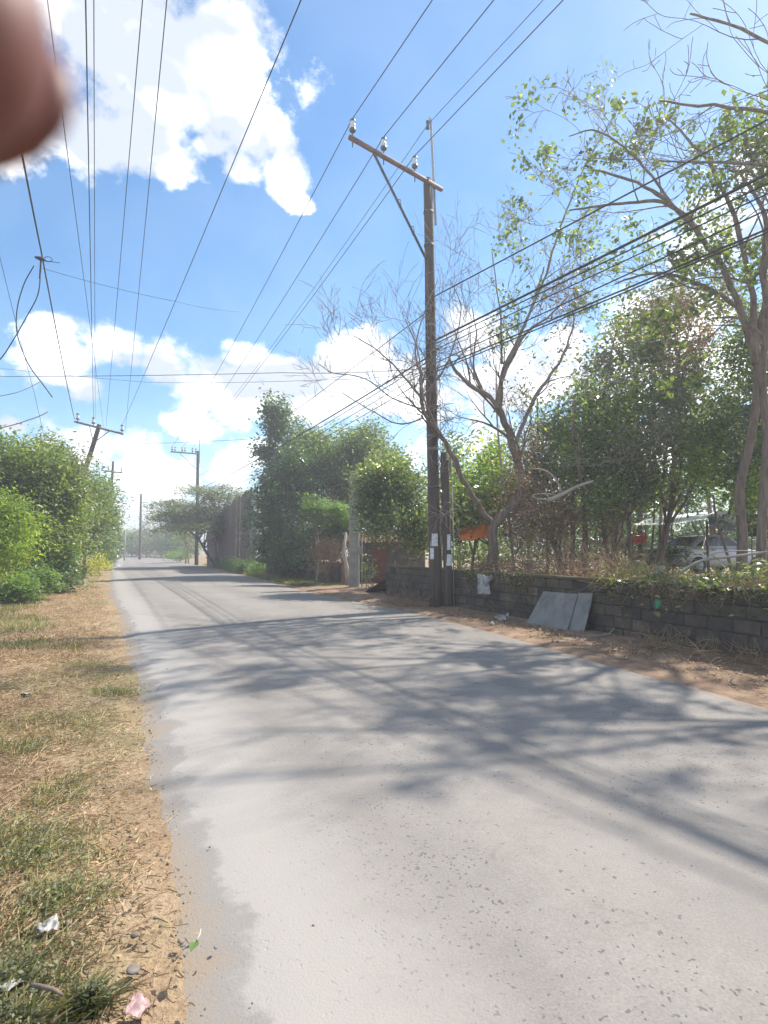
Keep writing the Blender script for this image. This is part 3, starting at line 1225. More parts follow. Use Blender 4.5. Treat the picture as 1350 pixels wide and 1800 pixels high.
def far_pole(name, label, base, top, arm, r=.16, arm_dir=None, brace=True, ext=None, ins_f=(.04, .5, .95), two=False, mat='pole_wood', cat='utility pole', armr=.06):
    b = Vector(base)
    t = thing(name, label, cat, b)
    tp = Vector(top) - b
    link('pole', wood_pole_mesh(tp.z, r, r * .7, len(label), (tp.x, tp.y)), t, mat)
    pts = []
    if arm:
        a0, a1 = Vector(arm[0]) - b, Vector(arm[1]) - b
        tube_obj('crossarm', [a0, a0.lerp(a1, .5), a1], [armr] * 3, 'pole_grey', t, 8)
        for f in ins_f:
            p = a0.lerp(a1, f) + Vector((0, 0, .17))
            insulator(t, p, 1.1)
            pts.append(b + p + Vector((0, 0, .33)))
        ax = tp * ((a0.lerp(a1, .5).z) / tp.z)
        if brace == 'long':
            tube_obj('brace', [a0.lerp(a1, .28), tp * (1 - 1.9 / tp.z)], .03, 'steel_dark', t, 6)
        elif brace:
            for f in (.3, .72):
                tube_obj('brace', [a0.lerp(a1, f), tp * (1 - 1.05 / tp.z)], .025, 'steel_dark', t, 6)
    if ext:
        e = Vector(ext) - b
        tube_obj('top_extension', [tp + Vector((.15, 0, -1.2)), e], .045, 'steel', t, 6)
    return t, pts


LZ = 32
LP, LINS = far_pole('utility_pole', 'leaning utility pole with a tilted crossarm rising out of the left trees', (-19.3, LZ + 1, 0), W(175, 746, LZ),
                    (W(131, 741, LZ - .3), W(217, 763, LZ + .2)), .17, ins_f=(.06, .38, .97))
L2, L2I = far_pole('utility_pole', 'small distant pole with a crossarm just right of the leaning one', (W(188, 965, 60).x, 60, 0), W(199, 811, 58),
                   (W(178, 827, 58), W(215, 831, 58)), .17, ins_f=(.05, .35, .95), armr=.07)
L3, _ = far_pole('bare_pole', 'plain distant pole without a crossarm above the end of the road', (W(246, 965, 85).x, 85, 0), W(248, 868, 85), None, .2, cat='pole')
R2, R2I = far_pole('utility_pole', 'distant pole with a one-sided crossarm beside the umbrella-shaped tree', (W(346, 965, 56).x, 56, 0), W(348, 793, 56),
                   (W(300, 794, 54.6), W(350, 798, 56)), .19, brace='long', ext=W(351, 763, 56), ins_f=(.05, .15, .4, .5, .76, .88), armr=.07)

# concrete post by the entrance
cp = thing('concrete_post', 'pale square concrete post beside the dirt entrance, tapering to its top', 'post', (-1.2, 22.9, 0))
bm = bmesh.new()
vs = box_bm(bm, Vector((0, 0, 2.3)), (.42, .3, 4.7), None, .02)
for v in bm.verts:
    k = v.co.z / 4.7
    v.co.x *= 1 - .12 * k
    v.co.y *= 1 - .2 * k
bm_obj('shaft', bm, 'concrete', cp)
box_obj('meter_box', (.27, -.2, 1.55), (.16, .14, .3), 'concrete', cp)
tube_obj('conduit', [(.32, -.12, 0), (.32, -.12, 1.4), (.31, -.12, 2.8)], .025, 'bark_pale', cp, 8)

# small posts near the end of the road
for px, py0, py1, Y, lab in ((219, 935, 985, 78, 'thin pale post at the left edge of the road end'), (271, 968, 983, 96, 'short white marker post at the road end')):
    p = W(px, 965, Y)
    o = tube_obj('marker_post', [(0, 0, -.1), (0, 0, W(px, py0, Y).z)], [.1, .08], 'concrete', None, 6)
    o.location = (p.x, Y, 0)
    tag(o, lab, 'post')


# ------------------------------------------------------------------ wires
def wire(label, pts, r, group=None, sag=.0, name='wire', mat='cable', n=18):
    """pts: list of world points; sag applied to each span"""
    P = []
    for i in range(len(pts) - 1):
        a, b = Vector(pts[i]), Vector(pts[i + 1])
        for j in range(n):
            t = j / n
            q = a.lerp(b, t)
            q.z -= 4 * sag * t * (1 - t)
            P.append(q)
    P.append(Vector(pts[-1]))
    o = P[0].copy()
    ob = tube_obj(name, [p - o for p in P], r, mat, None, 5)
    ob.location = o
    return tag(ob, label, 'wire', group)


def through(a, px, py, zw, ext):
    """from a through the point at photo pixel with height zw, extended by factor ext"""
    d = (W(px, py, 1) - EYE)
    Y = (zw - EYE.z) / d.z
    q = W(px, py, Y)
    a = Vector(a)
    e = a + (q - a) * ext
    return e


gp = 'power lines over the road from the tall pole'
names = ['outermost insulator', 'middle insulator', 'innermost insulator']
for i, (px, dz) in enumerate(((760, .0), (868, .0), (990, .0))):
    e = through(INS[i], px, 0, INS[i].z - .25, 8)
    wire('thin line from the %s of the tall pole up to the right' % names[i], [INS[i], e], .0115, gp, .0)
    far = R2I[(0, 2, 4)[i]]
    wire('thin line from the %s of the tall pole to the far pole' % names[i], [INS[i], far], .0115, gp, .45)
e = through(NEU, 955, 0, NEU.z - .25, 8)
wire('thin neutral wire from the steel tip of the tall pole, running off overhead', [NEU, e], .009, gp)
wire('thin neutral wire from the steel tip of the tall pole down to the far pole', [NEU, Vector(W(351, 768, 56))], .009, gp, .5)

gb = 'black cables strung from the tall pole'


def on_pole(z, dx=0):
    return PB + Vector((LXP * z / HP + dx, -.19, z - PB.z))


cabs = [(530, 770, 210, .017, 'single black cable highest on the tall pole, rising to the right through the branches'),
        (606, 772, 305, .026, 'thick black cable bundle from the tall pole through the branches on the right'),
        (612, 776, 322, .014, 'cable just under the thick bundle right of the tall pole'),
        (622, 778, 340, .012, 'thin cable second under the thick bundle right of the tall pole'),
        (645, 778, 368, .013, 'cable in the loose lower group right of the tall pole, its upper strand'),
        (655, 778, 402, .016, 'lowest heavy cable right of the tall pole, in front of the leafy crowns'),
        (660, 778, 408, .013, 'thin cable running right beside the lowest heavy one')]
for i, (y0, x0, y1, r, lab) in enumerate(cabs):
    a = on_pole(W(760, y0, 15.2).z)
    zz = a.z - .05 - .08 * i
    e = through(a, 1350, y1, zz, 5)
    wire(lab, [a, e], r, gb, .0)
fcabs = [(548, 862, .013, 'single black cable from the tall pole to the far pole, highest of the group'),
         (628, 885, .024, 'thick black cable bundle running down left from the tall pole over the dark trees'),
         (636, 892, .012, 'thin cable first under the thick bundle left of the tall pole'),
         (650, 900, .011, 'thin cable second under the thick bundle left of the tall pole'),
         (664, 908, .012, 'lowest thin cable left of the tall pole')]
for (y0, y1, r, lab) in fcabs:
    wire(lab, [on_pole(W(760, y0, 15.2).z), W(349, y1 - 25, 56)], r, gb, .25)

# left line, poles on the left side of the road
gl = 'power lines of the left pole line'
a = LINS[0]
wire('heavy dark cable at far left, dropping from the finger to the leaning pole', [through(W(131, 737, LZ), 38, 235, 8.3, 1.35), through(W(131, 737, LZ), 72, 440, 8.2, 1.0), W(131, 737, LZ)], .017, gl, .12)
wire('upright dark wire at left reaching the leaning pole, thicker of the pair', [through(LINS[1], 152, 0, 9.0, 1.6), LINS[1]], .010, gl, .25)
wire('fainter wire beside the upright pair at left', [through(LINS[1], 161, 0, 9.1, 1.6), LINS[1] + Vector((.1, 0, 0))], .007, gl, .22)
wire('wire crossing the big cloud to the right end of the leaning pole crossarm', [through(LINS[2], 520, 0, 9.2, 1.6), LINS[2]], .009, gl, .2)
wire('faint wire in front of the big cloud, left one of the pair', [through(L2I[0], 248, 0, 10.5, 1.5), L2I[0]], .009, gl, .5)
wire('faint wire in front of the big cloud, right one of the pair', [through(L2I[2], 290, 0, 10.5, 1.5), L2I[2]], .009, gl, .5)
wire('thin wire left of the upright pair passing the small cloud', [through(L2I[1], 98, 100, 8.5, 1.4), L2I[1]], .007, gl, .1)
wire('thin slanting wire at the left edge above the trees', [W(-60, 200, 9), W(60, 690, 18), W(125, 960, 30)], .006, gl, .1)

gs = 'service wires crossing the road'
wire('level wire crossing the sky from the left edge to the tall pole', [W(-120, 661, 22), W(498, 655, 20), W(748, 648, 15.2)], .011, gs, .06)
wire('second level wire just under the upper crossing one', [W(-60, 640, 26), W(260, 672, 24), W(560, 668, 19), W(748, 655, 15.2)], .007, gs, .05)
wire('level wire crossing the low clouds from the left trees to the tall narrow tree', [W(60, 772, 34), W(240, 780, 40), W(470, 770, 34)], .011, gs, .05)
wire('lowest crossing wire between the distant poles', [W(188, 853, 58), W(345, 850, 56)], .014, gs, .3)
wire('short faint wire under the cable joint at left', [W(70, 470, 13.5), W(310, 530, 15), W(420, 548, 18)], .005, gs, .05)

# cable joint and dangling ends
jt = thing('cable_joint', 'black cable splice with loose loops hanging at the left of the sky', 'cable joint', W(74, 456, 12.0))
jb = Vector(jt.location)
T = Tubes()
T.add([W(62, 452, 12) - jb, W(72, 455, 12) - jb, W(80, 458, 12) - jb], [.025, .05, .02], 8)
link('splice', T.mesh('splice'), jt, 'cable')


def loop(name, pp, r, Y=12.):
    P = cat_interp([W(x, y, Y) - jb for x, y in pp], 6)
    return tube_obj(name, P, r, 'cable', jt, 5)


loop('loose_end', [(74, 456), (84, 451), (92, 456), (86, 460), (76, 458), (105, 462)], .007)
loop('tail', [(72, 458), (71, 475), (70, 490)], .018)
loop('loop', [(60, 467), (42, 500), (30, 545), (31, 590), (50, 640), (75, 675), (92, 698)], .012)
loop('loop', [(71, 485), (66, 520), (45, 560), (22, 600), (0, 632), (-40, 670)], .012)
wire('thick cable end coming in from the left edge above the left trees', [W(-80, 772, 13), W(0, 752, 14), W(50, 738, 15), W(84, 724, 16)], .014, gs, .02)
wire('thin drooping cable at the left edge under the loops', [W(-60, 705, 13), W(30, 690, 14), W(72, 670, 15)], .008, gs, .02)
#@@VEG
# ------------------------------------------------------------------ trees on the left
def px_ell(px, py, Y, rx, ry, rd=None):
    """ellipsoid whose picture centre is (px,py) at distance Y, radii in photo pixels"""
    c = W(px, py, Y)
    k = Y / F
    return (c.x, c.y, c.z, rx * k, (rd if rd else rx * k), ry * k)


gL = 'trees along the left verge'
simple_tree('broadleaf_tree', 'large rounded green tree nearest on the left, taller than the bushes before it', 'tree', (-12.6, 20.2),
            [px_ell(45, 850, 19.5, 75, 70, 1.7), px_ell(90, 870, 20, 60, 75, 1.5), px_ell(10, 830, 20, 60, 60, 1.6), px_ell(70, 940, 19.5, 55, 45, 1.2)],
            620, 42, .16, 'leaf_mid', .24, .13, 'bark_pale', .4, seed=3, group=gL, hollow=.5, up=.5, stems=2)
simple_tree('flowering_bush', 'yellow-green feathery bush at the left edge in front of the large rounded tree', 'bush', (-9.9, 14.8),
            [px_ell(8, 960, 14.6, 52, 62, .8), px_ell(-20, 920, 15, 55, 50, .8), px_ell(28, 905, 15, 26, 20, .6)],
            260, 40, .12, 'leaf_yellow', .18, .06, 'bark_pale', .26, seed=4, hollow=.5, up=.2, droop=.5)
simple_tree('broadleaf_tree', 'yellow-tipped green tree low down in the middle of the left tree row', 'tree', (-12.2, 21.2),
            [px_ell(100, 905, 21, 42, 50, 1.1), px_ell(95, 960, 20.5, 30, 30, .8)],
            200, 42, .14, 'leaf_yellow', .2, .08, 'bark_pale', .35, seed=5, group=gL, hollow=.6, up=.3, droop=.3)
simple_tree('broadleaf_tree', 'sparse brownish-topped tree behind the large left one, twigs against the clouds', 'tree', (-15.5, 26.5),
            [px_ell(118, 820, 26, 34, 36, 1.2), px_ell(85, 800, 26, 32, 30, 1.2), px_ell(125, 880, 25, 36, 50, 1.5)],
            190, 34, .15, 'leaf_grey', .26, .1, 'bark', .45, seed=6, group=gL, hollow=.4)
simple_tree('broadleaf_tree', 'dull green tree below the leaning pole', 'tree', (-16.3, 31),
            [px_ell(160, 890, 30, 36, 62, 1.8), px_ell(140, 940, 29, 36, 46, 1.8), px_ell(130, 870, 32, 36, 36, 2)],
            380, 36, .18, 'leaf_mid', .3, .12, 'bark', .45, seed=7, group=gL, hollow=.42)
simple_tree('broadleaf_tree', 'rounded tree at the right end of the left row, next to the road', 'tree', (-20.5, 41),
            [px_ell(175, 905, 40, 24, 56, 2.2), px_ell(165, 880, 43, 24, 34, 2.2), px_ell(180, 955, 38, 18, 28, 1.4)],
            300, 34, .2, 'leaf_dark', .34, .12, 'bark', .45, seed=8, group=gL, hollow=.42)
simple_tree('broadleaf_tree', 'far tree at the tip of the left row beneath the small crossarm pole', 'tree', (-26.5, 54),
            [px_ell(183, 918, 53, 16, 36, 2.6), px_ell(170, 900, 58, 18, 36, 2.6)],
            220, 30, .26, 'leaf_mid', .4, .12, 'bark', .5, seed=9, group=gL, hollow=.42)
for i, (x, y, h, lab) in enumerate([(-16.5, 19, 5.4, 'tree behind the left row, at the very edge of the picture'), (-18.5, 27, 6.0, 'tree filling the back of the left row behind the sparse one'),
                                    (-22.5, 35, 6.2, 'tree filling the back of the left row behind the leaning pole')]):
    simple_tree('broadleaf_tree', lab, 'tree', (x, y), [(x, y, h * .62, 2.2, 2.2, h * .4), (x + .8, y + 1, h * .5, 1.8, 1.8, h * .4)], 260, 34, .2, 'leaf_mid', .34, .13, 'bark', .45, seed=30 + i, group=gL, hollow=.42)
simple_tree('low_bush', 'bright green low shrub at the foot of the large left tree', 'bush', (-10.9, 18),
            [px_ell(70, 1020, 17.8, 32, 16, .5), px_ell(25, 1035, 16.6, 40, 20, .5)], 170, 40, .1, 'leaf_bright', .15, .03, seed=11, limbs=3, up=.8)
simple_tree('low_bush', 'dark leafy undergrowth below the left trees', 'bush', (-12.6, 20.6),
            [px_ell(95, 1005, 20.5, 40, 34, .8), px_ell(30, 1000, 18.6, 40, 40, .8)], 200, 40, .13, 'leaf_dark', .2, .04, seed=12, limbs=3)
simple_tree('flowering_bush', 'low bush with yellow flowers at the left edge of the road', 'bush', (-16.9, 34.2),
            [px_ell(172, 990, 33.8, 20, 15, .7), px_ell(150, 998, 31, 18, 9, .6)], 75, 40, .1, 'leaf_flower', .16, .03, seed=13, limbs=3, up=.9)
simple_tree('low_bush', 'yellow-green shrub further along the left edge of the road', 'bush', (-21.5, 44.5),
            [px_ell(190, 978, 43, 13, 14, 1.)], 70, 36, .13, 'leaf_yellow', .22, .03, seed=14, limbs=2)

# trees closing the end of the road
gF = 'trees at the end of the road'
for i, (px, Y, top, w, m, lab) in enumerate([
        (205, 118, 925, 20, 'leaf_mid', 'leftmost distant tree closing the end of the road'),
        (232, 112, 932, 22, 'leaf_mid', 'dull distant tree just left of the bare distant pole'),
        (258, 116, 920, 24, 'leaf_grey', 'greyish distant tree at the middle of the road end'),
        (285, 110, 928, 22, 'leaf_mid', 'distant tree right of the bare distant pole'),
        (308, 104, 915, 22, 'leaf_dark', 'darker distant tree left of the far crossarm pole'),
        (330, 98, 935, 18, 'leaf_mid', 'rightmost distant tree, behind the far crossarm pole')]):
    simple_tree('distant_tree', lab, 'tree', (W(px, 965, Y).x, Y), [px_ell(px, (top + 975) / 2, Y, w, (975 - top) / 2, 3), px_ell(px + 8, 962, Y - 2, w * .8, 12, 2.4)],
                150, 30, .38, m, .5, .18, 'bark', .5, seed=40 + i, group=gF, hollow=.5)
simple_tree('low_bush', 'bright low bush on the right verge beside the distant crossarm pole', 'bush', (W(310, 965, 66).x, 66),
            [px_ell(312, 976, 66, 20, 7, 1.4)], 60, 36, .16, 'leaf_bright', .26, .03, seed=47, limbs=2)
simple_tree('slender_tree', 'small slender forked tree left of the umbrella-shaped tree', 'tree', (W(333, 965, 62).x, 62),
            [px_ell(322, 935, 62, 16, 18, 1.6), px_ell(335, 915, 62, 14, 12, 1.4)], 50, 26, .2, 'leaf_mid', .3, .13, 'bark', seed=48, stems=2, limbs=7)


# ------------------------------------------------------------------ umbrella-shaped thorn tree
def umbrella_tree():
    Y = 49
    b = Vector((W(384, 965, Y).x, Y, 0))
    t = thing('thorn_tree', 'wide flat-topped umbrella-shaped tree with grey-green feathery layers over the road side', 'tree', b)
    r_ = random.Random(21)
    rs = np.random.RandomState(21)
    T = Tubes()
    tips = []
    layers = []
    for (px, py, rx, ry) in ((370, 862, 62, 8), (310, 884, 44, 7), (400, 876, 52, 8), (350, 896, 78, 8), (295, 906, 34, 6), (410, 902, 52, 7), (440, 884, 36, 7), (340, 915, 50, 6), (385, 912, 50, 6), (425, 915, 24, 5), (330, 925, 56, 8), (405, 924, 40, 8), (365, 900, 84, 14)):
        layers.append(px_ell(px, py, Y + r_.uniform(-3, 2), rx, ry, rx * Y / F * .8))
    cen = []
    for e in layers:
        k = int(24 + e[3] * 20)
        for i in range(k):
            a, q = rs.rand() * 6.283, rs.rand() ** .5
            q *= 1 + .25 * noise.noise(Vector((math.cos(a) * 2, math.sin(a) * 2, e[0])))
            cen.append((e[0] + math.cos(a) * q * e[3], e[1] + math.sin(a) * q * e[4], e[2] + rs.normal() * e[5] * .5 - q * q * .3))
    cen = np.array(cen)
    for k in range(4):
        e = layers[k * 2]
        base = b + Vector((r_.uniform(-.25, .25), 0, -.1))
        top = Vector(e[:3])
        m = base.lerp(top, .5) + Vector((r_.uniform(-.5, .5) - .1, 0, .6))
        P = cat_interp([base, base.lerp(m, .5), m, top], 4)
        n = len(P)
        T.add(P, [.16 * (1 - .8 * i / n) for i in range(n)], 7)
        for j in range(34):
            i = r_.randint(int(n * .45), n - 1)
            c = Vector(cen[r_.randint(0, len(cen) - 1)])
            if (c - P[i]).length > 5: continue
            mm = P[i].lerp(c, .5) + Vector((0, 0, -.2))
            T.add(cat_interp([P[i], mm, c], 3), [.05, .045, .04, .03, .025, .02, .015], 4)
    link('trunk', T.mesh('trunk'), t, 'bark', True)
    pts = clump_points(cen, 30, .45, rs, .3)
    link('crown', leaves_mesh('crown', pts, .21, .36, 1.2, 0, rs=rs), t, 'leaf_grey', True)


umbrella_tree()


# ------------------------------------------------------------------ tall fence of boards under the thorn tree
def board_fence():
    a, b = Vector((-8.6, 38.4, 0)), Vector((-16.6, 53.5, 0))
    L = (b - a).length
    d = (b - a).normalized()
    ang = math.atan2(d.y, d.x)
    t = thing('board_fence', 'tall weathered grey-brown board fence between the umbrella-shaped tree and the dense trees', 'fence', a)
    r_ = random.Random(31)
    s = 0
    variants = []
    for k in range(4):
        bm = bmesh.new()
        box_bm(bm, Vector((0, 0, .5)), (.42, .05, 1), None, .008)
        for v in bm.verts:
            v.co.x += r_.uniform(-.012, .012)
        me = bpy.data.meshes.new('board')
        bm.to_mesh(me)
        bm.free()
        me.materials.append(M['board'])
        variants.append(me)
    while s < L:
        o = bpy.data.objects.new('board', r_.choice(variants))
        COL.objects.link(o)
        o.parent = t
        h = 5.9 - 1.7 * s / L + r_.uniform(-.2, .2)
        p = d * (s + .21) + Vector((-d.y, d.x, 0)) * r_.uniform(-.04, .04)
        o.location = p
        o.scale = (1, 1, h)
        o.rotation_euler = (r_.uniform(-.012, .012), r_.uniform(-.01, .01), ang)
        s += .44
    for z in (.8, 2.6, 3.4):
        box_obj('rail', d * L / 2 + Vector((d.y, -d.x, 0)) * -.08 + Vector((0, 0, z)), (L, .05, .12), 'board', t, Matrix.Rotation(ang, 3, 'Z'))
    tube_obj('post', [Vector((-.15, -.35, -.1)), Vector((-.1, -.35, 5.3))], [.2, .17], 'concrete', t, 8)


board_fence()

# ------------------------------------------------------------------ dense trees beyond the entrance
gM = 'dense trees beyond the entrance'
simple_tree('tall_tree', 'tall narrow dark tree with a forked top standing above the other trees', 'tree', (-6.6, 34.5),
            [px_ell(473, 715, 34, 12, 22, .6), px_ell(495, 722, 34, 12, 22, .6), px_ell(484, 755, 34, 21, 24, .9), px_ell(476, 795, 34, 20, 22, 1.), px_ell(453, 797, 34, 11, 8, .4), px_ell(482, 845, 34, 26, 36, 1.4)],
            170, 40, .22, 'leaf_dark', .26, .14, 'bark', .5, seed=51, group=gM, hollow=.3, rough=.25)
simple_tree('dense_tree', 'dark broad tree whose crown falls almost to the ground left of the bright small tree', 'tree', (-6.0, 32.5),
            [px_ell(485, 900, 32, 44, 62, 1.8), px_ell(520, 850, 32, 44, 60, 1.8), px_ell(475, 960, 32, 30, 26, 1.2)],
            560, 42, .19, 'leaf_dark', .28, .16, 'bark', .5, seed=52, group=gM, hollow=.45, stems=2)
simple_tree('dense_tree', 'grey-green rounded tree top left of centre behind the dark broad tree', 'tree', (-4.6, 35.5),
            [px_ell(560, 800, 35, 60, 44, 2.2), px_ell(530, 790, 35, 40, 36, 2.), px_ell(600, 850, 34, 60, 60, 2.2)],
            520, 40, .2, 'leaf_mid', .32, .16, 'bark', .5, seed=53, group=gM, hollow=.42)
simple_tree('dense_tree', 'green rounded tree with the highest crown right behind the concrete post', 'tree', (-1.8, 33),
            [px_ell(640, 790, 33, 46, 38, 2.), px_ell(670, 830, 32, 50, 50, 2.), px_ell(610, 830, 33, 46, 50, 2.)],
            520, 40, .19, 'leaf_mid', .3, .16, 'bark', .5, seed=54, group=gM, hollow=.42)
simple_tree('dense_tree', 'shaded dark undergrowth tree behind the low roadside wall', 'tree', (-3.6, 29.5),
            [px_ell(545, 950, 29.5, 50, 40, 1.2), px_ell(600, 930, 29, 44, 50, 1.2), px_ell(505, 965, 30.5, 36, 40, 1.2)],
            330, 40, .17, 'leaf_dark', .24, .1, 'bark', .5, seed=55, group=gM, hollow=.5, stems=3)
simple_tree('moringa_tree', 'small bright green feathery tree above the dried vine heap', 'tree', (-3.1, 26.3),
            [px_ell(555, 890, 26, 28, 16, .7), px_ell(590, 900, 25.8, 36, 22, .8), px_ell(560, 915, 26, 26, 14, .6), px_ell(618, 915, 25.4, 22, 18, .6), px_ell(545, 900, 26, 20, 10, .5)],
            210, 44, .1, 'leaf_bright', .17, .06, 'bark_pale', .4, seed=56, hollow=.2, flat=.45, up=1.1)
simple_tree('dense_tree', 'leafy yellow-green tree overhanging the entrance left of the tall pole', 'tree', (.9, 21.5),
            [px_ell(700, 850, 20.5, 52, 44, 1.3), px_ell(660, 850, 21, 40, 40, 1.2), px_ell(715, 910, 20, 44, 50, 1.2), px_ell(660, 910, 21, 32, 40, 1.), px_ell(740, 930, 19.8, 28, 44, .9), px_ell(655, 870, 21.2, 20, 40, .8)],
            560, 44, .125, 'leaf_gloss', .2, .09, 'bark', .5, seed=57, hollow=.5, up=.4, rough=.4)
simple_tree('low_bush', 'bright weeds at the right roadside below the board fence', 'bush', (-9.0, 37.5),
            [px_ell(430, 998, 37, 26, 12, .8), px_ell(455, 1000, 35, 18, 12, .7), px_ell(402, 992, 41, 16, 7, .7)], 130, 40, .12, 'leaf_bright', .18, .03, seed=58, limbs=2, up=.9)


def vine_heap(name, label, cat, base, pts, n, L, r, mat, seed, curl=.5, spread=.5, up=.1, group=None):
    """tangle of dry stems: many thin curling tubes started around the given points"""
    r_ = random.Random(seed)
    t = thing(name, label, cat, base, 0, group)
    T = Tubes()
    for i in range(n):
        q = Vector(r_.choice(pts)) + Vector((r_.gauss(0, 1) * spread, r_.gauss(0, 1) * spread, abs(r_.gauss(0, 1)) * spread * .5))
        d = Vector((r_.gauss(0, 1), r_.gauss(0, 1), r_.gauss(0, .7) + up)).normalized()
        w = perp(d, r_)
        P = [q.copy()]
        for j in range(9):
            d = (d + w * curl * .5 + perp(d, r_) * .18).normalized()
            P.append(P[-1] + d * L * r_.uniform(.7, 1.2) / 9)
            if P[-1].z < .04: P[-1].z = .04
        T.add(P, [r * (1 - .07 * j) for j in range(10)], 3, cap=False)
    link('stems', T.mesh('stems'), t, mat, True)
    return t


vine_heap('vine_heap', 'heap of dried straw-coloured vines on the roadside wall left of the concrete post', 'dry vines', (-2.4, 25.6, 0),
          [W(575, 960, 25.6), W(560, 975, 25.6), W(590, 985, 25.4), W(600, 965, 25.4), W(575, 1000, 25.4)], 420, .9, .011, 'vine_dry', 61, .6, .28, -.5)
o = tube_obj('dead_sapling', [(0, 0, -.05), (-.06, 0, .8), (-.2, .05, 1.5), (-.1, 0, 2.3)], [.11, .09, .07, .05], 'bark_pale', None, 8)
o.location = (W(612, 965, 24.2).x, 24.2, 0)
tag(o, 'pale bent dead stem leaning beside the concrete post', 'dead stem')


def stem_plant(name, label, x, y, h, n, seed, mat='leaf_yellow', size=.13):
    r_ = random.Random(seed)
    rs = np.random.RandomState(seed)
    t = thing(name, label, 'plant', (x, y, 0), 0)
    T = Tubes()
    pts = []
    for i in range(n):
        d = Vector((r_.uniform(-.25, .25), r_.uniform(-.2, .2), 1)).normalized()
        L = h * r_.uniform(.6, 1)
        P = [Vector((r_.uniform(-.2, .2), r_.uniform(-.1, .1), 0)) + d * L * j / 5 + Vector((0.03 * math.sin(j + i), 0, 0)) for j in range(6)]
        T.add(P, [.016 - .002 * j for j in range(6)], 4)
        for k in range(16):
            q = P[2 + k % 4]
            pts.append((q.x + r_.gauss(0, .11), q.y + r_.gauss(0, .1), q.z + r_.gauss(0, .08)))
    link('stems', T.mesh('stems'), t, 'bark_pale')
    link('leaves', leaves_mesh('leaves', pts, size, .3, .2, .6, rs=rs), t, mat)
    return t


stem_plant('young_plant', 'young leafy plant on thin stems standing in the dirt entrance', W(650, 965, 22.2).x, 22.2, 1.35, 8, 71)
o = tube_obj('leaning_stick', [(0, 0, 0), (.2, .1, .55), (.36, .2, 1.15)], [.03, .026, .02], 'bark_brown', None, 6)
o.location = (W(678, 965, 20.9).x, 20.9, .04)
tag(o, 'thin dark stick leaning at the right side of the dirt entrance', 'stick')


# ------------------------------------------------------------------ hut in the entrance
def hut():
    b = Vector((W(672, 965, 26).x, 26.5, 0))
    t = thing('small_hut', 'small shaded hut with a reddish door and low rusty roof behind the entrance', 'hut', b)
    box_obj('wall', (.3, 1.2, 1.0), (3.2, 2.2, 2.0), 'plaster', t)
    box_obj('door', (-.15, .07, .82), (.72, .05, 1.62), 'door_red', t)
    box_obj('doorframe', (-.15, .085, 1.68), (.9, .04, .09), 'board', t)
    bm = bmesh.new()
    n = 44
    V = []
    for i in range(n + 1):
        x = -1.7 + 3.9 * i / n
        z = .035 * math.cos(i * math.pi / 1.0)
        for y, zz in ((-.75, 1.93), (2.6, 2.5)):
            V.append(bm.verts.new((x, y, zz + z)))
    for i in range(n):
        bm.faces.new((V[2 * i], V[2 * i + 2], V[2 * i + 3], V[2 * i + 1]))
    bmesh.ops.solidify(bm, geom=bm.faces[:], thickness=.012)
    bm_obj('roof', bm, 'rust_sheet', t)
    for x in (-1.5, 1.9):
        tube_obj('post', [(x, -.6, 0), (x, -.6, 1.95)], [.06, .05], 'bark_brown', t, 6)


hut()

